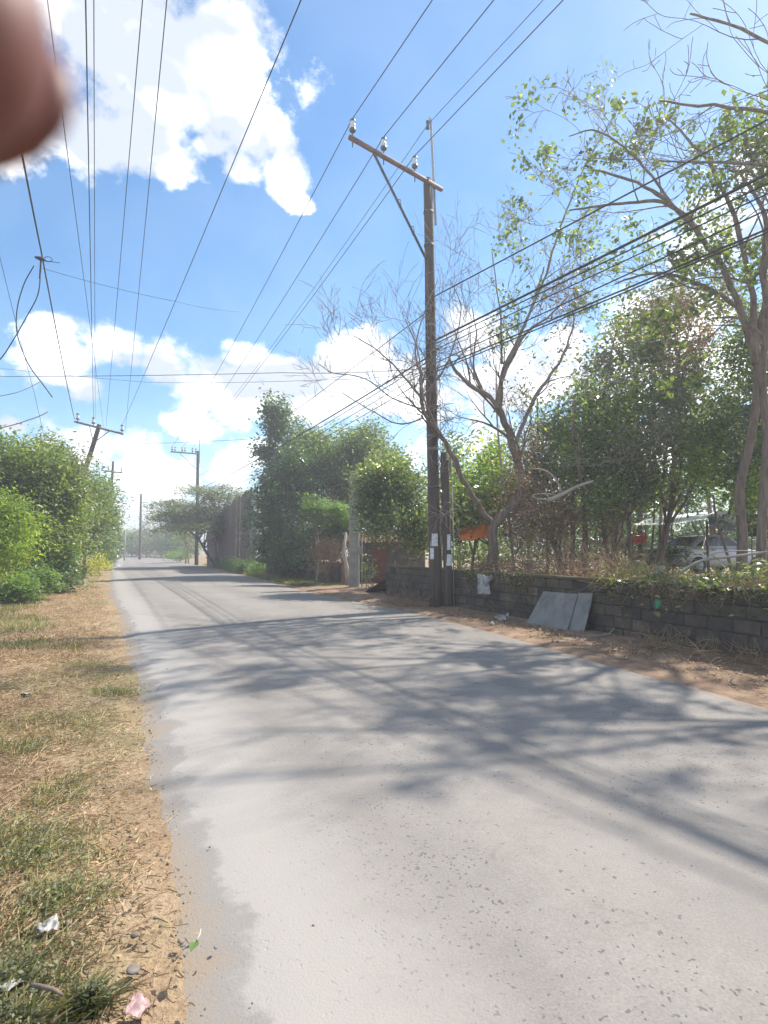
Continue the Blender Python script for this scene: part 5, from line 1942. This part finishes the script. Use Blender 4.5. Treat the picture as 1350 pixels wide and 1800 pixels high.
# leaning sheets
def sheet(label, pts, mat, seed):
    o0 = Vector(pts[0])
    bm = bmesh.new()
    vs = [bm.verts.new(Vector(p) - o0) for p in pts]
    f = bm.faces.new(vs)
    bmesh.ops.subdivide_edges(bm, edges=bm.edges[:], cuts=5, use_grid_fill=True)
    nrm = f.normal.copy() if f.is_valid else WN
    for v in bm.verts:
        v.co += WN * (.012 * noise.noise(v.co * 4 + Vector((seed, 0, 0))) + .012 * math.sin(v.co.z * 4))
    bmesh.ops.solidify(bm, geom=bm.faces[:], thickness=.008)
    ob = bm_obj('leaning_sheet', bm, mat, None)
    ob.location = o0
    return tag(ob, label, 'sheet', 'grey sheets leaning on the wall')


s0 = None
sheet('wide grey sheet with a slanting left edge, left of the two leaning on the wall',
      [wp(2.82, -.36, .06), wp(4.0, -.34, .05), wp(3.98, -.05, .74), wp(3.02, -.07, .73)], 'sheet_grey', 1)
sheet('narrow upright grey sheet, right of the two leaning on the wall',
      [wp(3.97, -.31, .05), wp(4.36, -.28, .06), wp(4.36, -.04, .78), wp(3.97, -.03, .76)], 'sheet_grey', 2)


# awning over the car
def awning():
    Y = 19.5
    t = thing('car_awning', 'sagging white and black tarpaulin shelter over the silver car', 'awning', W(1230, 965, Y))
    b = Vector(t.location)
    b.z = 0
    t.location = b
    n, m = 18, 6
    a0, a1 = W(1112, 922, 18.2), W(1240, 912, 17.6)
    c0, c1 = W(1160, 905, 23), W(1260, 898, 23)

    def patch(name, q00, q10, q11, q01, mat, seed):
        V, Fc = [], []
        for i in range(n + 1):
            for j in range(m + 1):
                u, v = i / n, j / m
                p = (q00 * (1 - u) + q10 * u) * (1 - v) + (q01 * (1 - u) + q11 * u) * v
                p = p + Vector((0, 0, .07 * noise.noise(Vector((u * 5, v * 3, seed))) - .10 * math.sin(math.pi * u) * (1 - .4 * v) * .7))
                V.append(tuple(p - b))
        for i in range(n):
            for j in range(m):
                a = i * (m + 1) + j
                Fc.append((a, a + m + 1, a + m + 2, a + 1))
        me = mesh_np(name, V, Fc, True)
        link(name, me, t, mat)
    patch('white_tarp', a0, a1, c1, c0, 'tarp_white', 1)
    patch('black_tarp', a1 + Vector((0, -.02, -.12)), W(1312, 940, 17.2), W(1330, 900, 22), W(1262, 896, 22.6), 'tarp_black', 2)
    patch('black_tarp_flap', W(1300, 900, 17.2), W(1420, 905, 16.8), W(1420, 950, 17), W(1300, 940, 17.3), 'tarp_black', 3)
    for px, py, Yp in ((1160, 920, 18.1), (1242, 914, 17.7), (1180, 905, 22.9), (1262, 900, 22.9), (1345, 915, 18)):
        p = W(px, py, Yp)
        tube_obj('post', [Vector((p.x, p.y, YZ - .1)) - b, p - b], [.045, .04], 'bark_brown', t, 6)


awning()


# ------------------------------------------------------------------ silver car
def car():
    """saloon, length along +X (front at +X), built at the origin then turned"""
    c = thing('parked_car', 'silver saloon car seen from its rear right corner behind the wall', 'car', (12.25, 21.6, YZ + .16), rad(17))
    Lh, Wd = 2.25, .86
    # lower body: sections along x with half width and top height
    secs = [(-2.25, .70, .38, .80), (-2.18, .80, .28, .93), (-2.0, .84, .24, .97), (-1.5, .86, .22, .99), (-.9, .86, .2, .98), (0, .87, .2, .95), (.9, .87, .2, .93), (1.5, .85, .22, .87), (1.95, .80, .24, .78), (2.2, .68, .3, .66), (2.27, .55, .36, .58)]
    bm = bmesh.new()
    rings = []
    for x, hw, z0, z1 in secs:
        prof = [(-hw * .93, z0), (-hw, z0 + .12), (-hw * 1.0, z0 + (z1 - z0) * .62), (-hw * .95, z1 - .05), (-hw * .84, z1), (0, z1 + .02), (hw * .84, z1), (hw * .95, z1 - .05), (hw, z0 + (z1 - z0) * .62), (hw, z0 + .12), (hw * .93, z0), (0, z0)]
        rings.append([bm.verts.new((x, y, z)) for y, z in prof])
    for a, b in zip(rings, rings[1:]):
        for i in range(len(a)):
            j = (i + 1) % len(a)
            bm.faces.new((a[i], a[j], b[j], b[i]))
    bm.faces.new(rings[0])
    bm.faces.new(list(reversed(rings[-1])))
    bmesh.ops.recalc_face_normals(bm, faces=bm.faces[:])
    body = bm_obj('body', bm, 'car_paint', c, True)
    m = body.modifiers.new('sub', 'SUBSURF')
    m.levels = m.render_levels = 1
    # cabin: roof and pillars as a lofted shell, panes set proud of it
    bm = bmesh.new()
    cs = [(-1.55, .70, .98), (-.85, .60, 1.36), (-.2, .58, 1.41), (.35, .58, 1.38), (1.15, .70, .95)]
    rr = []
    for x, hw, z in cs:
        rr.append([bm.verts.new((x, -.76, .93)), bm.verts.new((x, -hw, z - .03)), bm.verts.new((x, -hw * .8, z)), bm.verts.new((x, hw * .8, z)), bm.verts.new((x, hw, z - .03)), bm.verts.new((x, .76, .93))])
    for a, b in zip(rr, rr[1:]):
        for i in range(5):
            bm.faces.new((a[i], a[i + 1], b[i + 1], b[i]))
    bmesh.ops.recalc_face_normals(bm, faces=bm.faces[:])
    bm_obj('cabin', bm, 'car_paint', c, True)

    def pane(name, pts, mat='car_glass', th=.008):
        bm = bmesh.new()
        bm.faces.new([bm.verts.new(p) for p in pts])
        bmesh.ops.solidify(bm, geom=bm.faces[:], thickness=th)
        return bm_obj(name, bm, mat, c)
    pane('rear_window', [(-1.50, -.60, 1.02), (-1.50, .60, 1.02), (-.90, .50, 1.35), (-.90, -.50, 1.35)])
    pane('windscreen', [(1.08, -.60, 1.0), (.42, -.50, 1.37), (.42, .50, 1.37), (1.08, .60, 1.0)])
    for s in (-1, 1):
        f = lambda x, z: (x, s * (.775 - (z - .93) * .40), z)
        pane('side_window', [f(-.28, 1.0), f(-.9, 1.0), f(-.72, 1.29), f(-.24, 1.34)])
        pane('side_window', [f(-.2, 1.0), f(-.18, 1.34), f(.34, 1.32), f(.78, 1.0)])
        pane('quarter_window', [f(-.98, 1.0), f(-1.28, 1.0), f(-.86, 1.22)])
        tl = box_obj('tail_light', (-2.2, s * .56, .80), (.12, .46, .15), 'car_red', c, Matrix.Rotation(rad(-14 * s), 3, 'Z'), .02)
        box_obj('mirror', (.62, s * .93, 1.0), (.1, .16, .11), 'car_paint', c, None, .02)
        box_obj('door_handle', (-.62, s * .875, .86), (.16, .03, .03), 'car_dark', c)
        for x in (-1.32, 1.38):
            w = thing('wheel', None, None, (x, s * .80, .31))
            w.parent = c
            tube_obj('tyre', [(0, -.1, 0), (0, -.085, 0), (0, .085, 0), (0, .1, 0)], [.27, .31, .31, .27], 'rubber', w, 20)
            tube_obj('rim', [(0, s * .06, 0), (0, s * .108, 0)], [.19, .17], 'steel', w, 12)
    box_obj('light_bar', (-2.255, 0, .80), (.03, .72, .13), 'car_red', c, None, .01)
    box_obj('number_plate', (-2.285, .04, .80), (.012, .34, .13), 'plastic_white', c, None, .002)
    box_obj('bumper', (-2.26, 0, .47), (.16, 1.56, .24), 'car_paint', c, None, .05)
    box_obj('bumper_strip', (-2.25, 0, .33), (.17, 1.5, .035), 'plastic_white', c, None, .01)
    for s in (-1, 1):
        box_obj('headlight', (2.2, s * .5, .62), (.1, .32, .14), 'car_glass', c, None, .02)


car()
# darker second vehicle standing beyond
o = thing('dark_vehicle', 'dark vehicle in the shade beyond the silver car', 'car', (18.0, 24.2, YZ), rad(20))
bm = bmesh.new()
box_bm(bm, Vector((0, 0, .62)), (4.2, 1.7, .7), None, .12)
bm_obj('body', bm, 'car_dark', o)
bm = bmesh.new()
vs = box_bm(bm, Vector((-.2, 0, 1.22)), (2.6, 1.5, .6), None, .08)
for v in bm.verts:
    if v.co.z > 1.2: v.co.x *= .8; v.co.y *= .85
bm_obj('cabin', bm, 'car_glass', o)
for x in (-1.3, 1.3):
    for s in (-1, 1):
        w = tube_obj('wheel', [(0, -.1, 0), (0, .1, 0)], [.32, .32], 'rubber', o, 16)
        w.location = (x, s * .8, .32)
# hedges closing the thicket; the dark one is added as shade behind the car
simple_tree('hedge', 'dark hedge added as shade behind the silver car', 'hedge', (17, 30),
            [(12 + 2.4 * i, 30 + (i % 3), 1.9, 2.0, 1.2, 1.5) for i in range(8)], 300, 34, .22, 'leaf_dark', .4, .06, 'bark', seed=160, hollow=.3, limbs=4, ground=.4)
simple_tree('hedge', 'low dark shrubs standing behind the dry brush on the wall', 'hedge', (4.5, 20),
            [(2.3 + 1.1 * i, 21.5 - .2 * i, 1.35, 1.0, .8, .75) for i in range(8)], 170, 30, .15, 'leaf_mid', .26, .05, 'bark', seed=161, hollow=.3, limbs=4, ground=.45)

# ------------------------------------------------------------------ verge vegetation
Lx = lambda y: float(np.interp(y, [p[1] for p in Ledge], [p[0] for p in Ledge]))
Rx = lambda y: float(np.interp(y, [p[1] for p in Redge], [p[0] for p in Redge]))


def blades(name, label, n, region, length, width, mat, lie, rs, kind='stuff', lean_dir=None, z0=.03):
    """n bent blades (3-vertex-pair strips as two quads); lie 0 = upright, 1 = flat"""
    pos = np.array(region(n, rs))
    n = len(pos)
    a = rs.rand(n) * 6.283
    if lean_dir is not None:
        a = lean_dir + rs.normal(size=n) * .75
    L = length * (.5 + rs.rand(n)) * pos[:, 3]
    el = np.clip(1 - lie + rs.normal(size=n) * .25, .03, 1.)
    hz = np.sqrt(1 - np.clip(el, 0, 1) ** 2 * .98)
    dx, dy = np.cos(a) * hz, np.sin(a) * hz
    sx, sy = -np.sin(a) * width * .5, np.cos(a) * width * .5
    V = np.zeros((n, 6, 3))
    for k, (t, wv, ze) in enumerate(((0, 1., 0), (.5, .8, .62), (1., .12, .8))):
        x = pos[:, 0] + dx * L * t
        y = pos[:, 1] + dy * L * t
        z = pos[:, 2] + el * L * ze + .004
        V[:, 2 * k] = np.stack([x - sx * wv, y - sy * wv, z], 1)
        V[:, 2 * k + 1] = np.stack([x + sx * wv, y + sy * wv, z + .003], 1)
    b = np.arange(n)[:, None] * 6
    Fc = np.concatenate([b + np.array([[0, 1, 3, 2]]), b + np.array([[2, 3, 5, 4]])], 0)
    o = link(name, mesh_np(name, V.reshape(-1, 3), Fc), None, mat)
    return tag(o, label, 'grass', kind=kind)


def patchy(x, y, s=.6, seed=0.):
    return noise.noise(Vector((x * s + seed, y * s, seed))) + .45 * noise.noise(Vector((x * s * 3 + seed, y * s * 3, seed + 4)))


def left_region(seed, thr, ymin, ymax, edge=.0, wmax=9., sgn=1, power=1.6, clump=None):
    def f(n, rs):
        out = []
        tries = 0
        while len(out) < n and tries < n * 8:
            tries += 1
            y = ymin + (ymax - ymin) * rs.rand() ** power
            d = edge + (wmax * (.35 + y / ymax) * rs.rand())
            x = Lx(y) - d + .12 * rs.normal()
            if x < -.78 * y - 2.4: continue
            if sgn * patchy(x, y, .55, seed) < thr: continue
            out.append((x, y, ground_z(x, y) - .004, 1. if d > .3 else .6))
        return out
    return f


rg = np.random.RandomState(8)
blades('dry_grass', 'flattened straw-coloured dry grass covering the left verge', 46000, left_region(0., -.9, 1.2, 11, -.03, 4.), .085, .0045, 'straw', .84, rg)
blades('dry_grass', 'short dry straw further along the left verge', 26000, left_region(0., -.9, 8, 26, .1, 6., power=1.1), .11, .011, 'straw', .75, rg)
blades('green_grass', 'patches of short green grass on the left verge', 14000, left_region(2.5, .36, 1.2, 12, .25, 4.2), .07, .0055, 'grass', .6, rg)
blades('green_grass', 'green grass in the shade of the left trees', 18000, left_region(2.5, .1, 9, 40, .5, 7., power=1.1), .14, .014, 'grass', .45, rg)


def weeds_region(n, rs):
    out = []
    for (px, py, s) in ((40, 1275, .5), (100, 1260, .4), (30, 1300, .5), (20, 1480, .25), (60, 1500, .2), (95, 1560, .16), (15, 1700, .12), (10, 1770, .08), (160, 1735, .03), (20, 1210, .5), (120, 1190, .4), (10, 1450, .25), (150, 1170, .3), (200, 1215, .2)):
        Y = 1600 / (py - 965)
        c = W(px, py, Y)
        for i in range(n // 15):
            out.append((c.x + rs.normal() * s * .8, c.y + rs.normal() * s * .5, .0, 1.))
    return out


pts = []
for q in weeds_region(4500, rg):
    pts.append((q[0], q[1], .03 + abs(rg.normal()) * .035))
leaf_scatter('low_weeds', 'small-leaved green weeds in patches on the left verge', 'weeds', pts, .02, 'leaf_grey', .55, .8, rs=rg)
blades('green_grass', 'brighter green grass clumps on the near left verge', 5500, lambda n, rs: weeds_region(n, rs), .1, .005, 'grass', .45, rg)


# right verge : grass beyond the entrance, litter of leaves below the wall
def right_region(n, rs):
    out = []
    for i in range(n):
        y = 24 + 34 * rs.rand() ** 1.3
        d = .1 + rs.rand() ** 1.3 * (2.2 if y < 40 else 3.5)
        out.append((Rx(y) + d, y, .0, 1.))
    return out


blades('green_grass', 'sunlit short grass along the right road edge beyond the entrance', 30000, right_region, .2, .016, 'grass', .45, rg)
P = []
for i in range(5200):
    y = 2.2 + 15 * rg.rand() ** 1.2
    w_ = 2.0
    x = Rx(y) + .05 + 2.2 * rg.rand() ** .8
    s = (Vector((x, y, 0)) - WALL0).dot(WN)
    if s > -.03: continue
    P.append((x, y, .06 + .05 * rg.rand()))
leaf_scatter('leaf_litter', 'brown fallen leaves on the dirt at the foot of the block wall', 'leaf litter', P, .045, 'leaf_dry', .5, 1.2, rs=rg)
blades('dry_grass', 'sparse dry straw at the foot of the block wall', 7000, lambda n, rs: [(p[0], p[1], .05, .8) for p in [P[rs.randint(len(P))] for _ in range(n)]], .07, .005, 'straw', .8, rg)
P = []
for i in range(1500):
    y = 1.3 + 10 * rg.rand() ** 1.5
    x = Lx(y) + rg.normal() * .12 - (.8 + y * .3) * rg.rand() ** 1.5 * (rg.rand() < .8)
    P.append((x, y, .035))
leaf_scatter('leaf_litter', 'small dead leaves strewn over the left verge and road edge', 'leaf litter', P, .028, 'leaf_dry', .5, 1.5, rs=rg)


# pebbles as one mass
def pebbles(name, label, n, pos, r0, mat, rs):
    bm = bmesh.new()
    bmesh.ops.create_icosphere(bm, subdivisions=1, radius=1)
    base = np.array([v.co for v in bm.verts])
    fc = np.array([[v.index for v in f.verts] for f in bm.faces])
    bm.free()
    k = len(base)
    P = np.array([pos(rs) for _ in range(n)])
    s = r0 * (.4 + rs.gamma(1.4, .6, n))[:, None, None] * (.7 + .6 * rs.rand(n, 1, 3))
    s[:, :, 2] *= .6
    V = base[None] * s * (1 + .25 * rs.normal(size=(n, k, 1))) + P[:, None, :]
    Fc = fc[None] + (np.arange(n) * k)[:, None, None]
    o = link(name, mesh_np(name, V.reshape(-1, 3), Fc.reshape(-1, 3)), None, mat)
    return tag(o, label, 'pebbles', kind='stuff')


def pl(rs):
    y = 1.3 + 20 * rs.rand() ** 1.8
    return (Lx(y) + rs.normal() * .22 + (rs.rand() < .3) * rs.rand() * -1.5, y, .035)


def pr(rs):
    y = 2.5 + 15 * rs.rand() ** 1.2
    return (Rx(y) + abs(rs.normal()) * .45, y, .07)


pebbles('gravel', 'loose grit along the left edge of the road', 900, pl, .0035, 'stone', rg)
pebbles('gravel', 'small stones in the dirt below the block wall', 600, pr, .008, 'stone', rg)

def pc(rs):
    y = 1.3 + 14 * rs.rand() ** 1.7
    d = rs.rand() * (1 + y * .4)
    return (Lx(y) - d, y, ground_z(Lx(y) - d, y) + .004)


pebbles('soil_clods', 'small clods of dry tan soil on the left verge', 1600, pc, .006, 'dirt', rg)
def lip(rs):
    y = 1.3 + 12 * rs.rand() ** 1.8
    return (Lx(y) + .22 + rs.normal() * .07 + .1 * noise.noise(Vector((0, y * 1.5, 3))), y, .006)


pebbles('edge_crumbs', 'crumbled asphalt bits along the left lip of the road', 900, lip, .0024, 'stone', rg)
# single bits of rubbish and stones
def flat_at(px, py):
    Y = (EYE.z - .04) / ((py - 965) / F)
    return W(px, py, Y)


def quad_on_ground(px, py, w, d, h=.02, a=0):
    c = flat_at(px, py)
    c.z = .04
    R = Matrix.Rotation(a, 3, 'Z')
    return [c + R @ Vector((x * w / 2, y * d / 2, z)) for x, y, z in ((-1, -1, h * .3), (1, -1, 0), (1, 1, h), (-1, 1, h * .6))], c


for (px, py, w, d, m, s, name, lab, cat) in [
        (85, 1603, .075, .05, 'plastic_white', 1, 'plastic_scrap', 'torn white plastic scrap lying in the grass at lower left', 'litter'),
        (243, 1733, .075, .06, 'plastic_pink', 2, 'plastic_wrapper', 'folded pink wrapper on the dry grass near the bottom', 'litter'),
        (20, 1695, .05, .07, 'plastic_white', 4, 'plastic_scrap', 'thin white scrap at the lower left edge of the picture', 'litter'),
        (45, 1218, .10, .07, 'plastic_white', 5, 'paper_scrap', 'pale paper scrap on the verge below the pole shadow', 'litter'),
        (1165, 1140, .16, .12, 'plastic_white', 6, 'plastic_bag', 'small clear plastic bag at the foot of the wall, left of the pointed one', 'litter'),
        (1205, 1138, .14, .12, 'plastic_white', 7, 'plastic_bag', 'pointed white plastic bag at the foot of the wall near the right edge', 'litter'),
        (880, 1090, .34, .14, 'plastic_white', 8, 'plastic_sheet', 'dirty crumpled plastic lying below the wall between pole and grey sheets', 'litter'),
        (865, 1097, .16, .09, 'plastic_white', 10, 'paper_scrap', 'white paper scrap in the dirt before the crumpled plastic', 'litter')]:
    q, c = quad_on_ground(px, py, w, d, w * .4, s * .7)
    crumple(name, lab, cat, q, .002, m, s * 3.3, c, 8, w * .16)
gl_ = flat_at(345, 1658)
T = Tubes()
o = thing('green_leaf', 'single fresh green leaf with a long stalk lying on the road edge', 'leaf', gl_)
V = []
for i in range(9):
    t = i / 8
    w = .02 * math.sin(math.pi * min(1, t * 1.02)) ** .8 * (1 - .35 * t)
    V += [(-w, -.0 - t * .062, .012 + .006 * math.sin(t * 3)), (0, -t * .062, .008), (w, -t * .062, .014)]
Fq = []
for i in range(8):
    a = i * 3
    Fq += [(a, a + 1, a + 4, a + 3), (a + 1, a + 2, a + 5, a + 4)]
link('blade', mesh_np('blade', V, Fq, True), o, 'leaf_bright')
tube_obj('stalk', [(0, 0, .009), (.004, .03, .014), (-.004, .065, .01)], .0022, 'plastic_green', o, 5)
for (px, py, r, lab) in ((235, 1665, .026, 'flat greyish stone sunk in the dry grass above the pink wrapper'), (325, 1668, .009, 'small pale stone beside the green leaf'), (65, 1350, .02, 'small buff stone in the verge at left')):
    c = flat_at(px, py)
    bm = bmesh.new()
    bmesh.ops.create_icosphere(bm, subdivisions=2, radius=r)
    for v in bm.verts:
        v.co *= 1 + .25 * noise.noise(v.co * 40)
        v.co.z *= .35
    so = bm_obj('stone', bm, 'stone', None, True)
    so.location = (c.x, c.y, .035)
    tag(so, lab, 'stone')
c = flat_at(80, 1745)
so = tube_obj('stick', [(-.06, .02, .01), (-.02, .0, .02), (.03, -.01, .018), (.07, -.025, .012)], [.006, .008, .007, .005], 'bark_brown', None, 6)
so.location = c
tag(so, 'short dark stick in the dry grass at lower left', 'stick')
c = wp(4.9, -.55, .1)
so = tube_obj('stick', [(0, 0, 0), (.12, .02, .02), (.25, .03, .03), (.36, .02, .14)], [.012, .011, .009, .005], 'bark_pale', None, 6)
so.location = c
tag(so, 'curved pale twig in the dirt below the wall at right', 'stick')


# ------------------------------------------------------------------ the photographer's hand, one fingertip in view
def hand():
    sk = new_mat('skin')
    m, nt, N, L, P = sk
    P.inputs['Base Color'].default_value = (.2, .09, .06, 1)
    P.inputs['Roughness'].default_value = .55
    P.inputs['Subsurface Weight'].default_value = .15
    P.inputs['Subsurface Radius'].default_value = (.008, .003, .002)
    tc = N.new('ShaderNodeTexCoord')
    n = noise_node(N, L, 120, 4, .6, tc.outputs['Object'])
    r = ramp_node(N, [(.3, (.13, .042, .03)), (.7, (.19, .066, .048))])
    L.new(n.outputs['Fac'], r.inputs[0])
    L.new(r.outputs[0], P.inputs['Base Color'])
    M['skin'] = m
    D = .027
    tip = W(-135, 5, 1.0) - EYE
    tip = EYE + tip.normalized() * D * tip.length      # centre of the fingertip pad
    t = thing('hand', 'blurred brown fingertip of the photographer over the top left corner of the view', 'hand', tip)
    Mx = Matrix(((1, 0, 0), (0, 1, 0), (0, 0, 1)))
    # joints in metres relative to the tip; the hand lies left of and behind the camera
    palm = Vector((-.085, -.035, -.035))

    def finger(a, b, c, d, r):
        return [(a, r * 1.15), (b, r * 1.08), (c, r), (d, r * .88)]
    idx = [Vector((-.074, -.02, -.012)), Vector((-.05, -.004, .004)), Vector((-.026, .003, .006)), Vector((0, 0, 0))]
    chains = [[(palm, .02), (idx[0], .0115), (idx[1], .0098), (idx[2], .0092), (idx[3] * 1.0, .0084)]]
    for k in range(1, 4):
        o = Vector((-.004 * k, -.006 * k, -.021 * k))
        curl = .3 + .25 * k
        base = Vector((-.078, -.022, -.012)) + o
        p1 = base + Vector((.038, .018, 0)) * (1 - .06 * k)
        p2 = p1 + Vector((.012, -.018, 0)) * (1.1 - .1 * k)
        p3 = p2 + Vector((-.006, -.017, 0)) * (1.1 - .1 * k)
        chains.append([(palm + o * .5, .017), (base, .0112), (p1, .0096), (p2, .0088), (p3, .0078)])
    th = [Vector((-.085, -.06, -.03)), Vector((-.062, -.078, -.012)), Vector((-.038, -.082, .004))]
    chains.append([(palm + Vector((0, -.012, .004)), .018), (th[0], .014), (th[1], .012), (th[2], .0095)])
    wrist = palm + Vector((-.05, -.035, -.05))
    chains.append([(palm, .024), (wrist, .024), (wrist + Vector((-.08, -.06, -.1)), .034), (wrist + Vector((-.14, -.12, -.2)), .042)])
    verts, edges, radii = [palm], [], [.026]
    fin = cat_interp([palm, idx[0], idx[1], idx[2], Vector((-.002, .0002, .0004))], 5)
    axis = (fin[-1] - fin[-2]).normalized()
    fr = [.0094 - .002 * (i / (len(fin) - 1)) for i in range(len(fin))]
    for a_ in (20, 40, 58, 72, 83, 88):
        fin.append(Vector((-.002, .0002, .0004)) + axis * .0074 * math.sin(rad(a_)))
        fr.append(.0074 * math.cos(rad(a_)))
    ft = Tubes()
    ft.add(fin, fr, 20)
    link('index_finger', ft.mesh('index_finger'), t, m)
    for ch in chains[1:]:
        prev = 0
        for j, (p, r) in enumerate(ch):
            if (p - palm).length < 1e-6: continue
            verts.append(p)
            radii.append(r)
            edges.append((prev, len(verts) - 1))
            prev = len(verts) - 1
    me = bpy.data.meshes.new('skin_surface')
    me.from_pydata([tuple(v) for v in verts], edges, [])
    me.materials.append(m)
    ob = link('skin_surface', me, t)
    mod = ob.modifiers.new('skin', 'SKIN')
    mod.use_smooth_shade = True
    sv = me.skin_vertices[0].data
    for i, r in enumerate(radii):
        sv[i].radius = (r * 1.3, r * 1.3)
    sv[0].use_root = True
    s2 = ob.modifiers.new('sub', 'SUBSURF')
    s2.levels = s2.render_levels = 2
    # nail on the side turned away from the lens
    bm = bmesh.new()
    bmesh.ops.create_uvsphere(bm, u_segments=12, v_segments=8, radius=1)
    for v in bm.verts:
        v.co = Vector((v.co.x * .0062, v.co.y * .0016, v.co.z * .005))
    nl = bm_obj('nail', bm, 'skin', t, True)
    nl.location = (-.002, .0066, .0004)


hand()
print('objects', len(bpy.data.objects), 'tris', sum(len(m.polygons) * 2 for m in bpy.data.meshes))

hz = bmesh.new()
box_bm(hz, Vector((0, 100, 6.9)), (1500, 1400, 16.6))
hm = bpy.data.materials.new('haze_air')
hm.use_nodes = True
hn = hm.node_tree.nodes
hn.clear()
ho = hn.new('ShaderNodeOutputMaterial')
hv = hn.new('ShaderNodeVolumePrincipled')
hv.inputs['Color'].default_value = (.93, .95, 1, 1)
hv.inputs['Density'].default_value = .0036
hv.inputs['Anisotropy'].default_value = .3
hm.node_tree.links.new(hv.outputs[0], ho.inputs['Volume'])
M['haze'] = hm
tag(bm_obj('haze', hz, 'haze', None), 'pale sunlit haze in the air over the whole place', 'haze', kind='stuff')
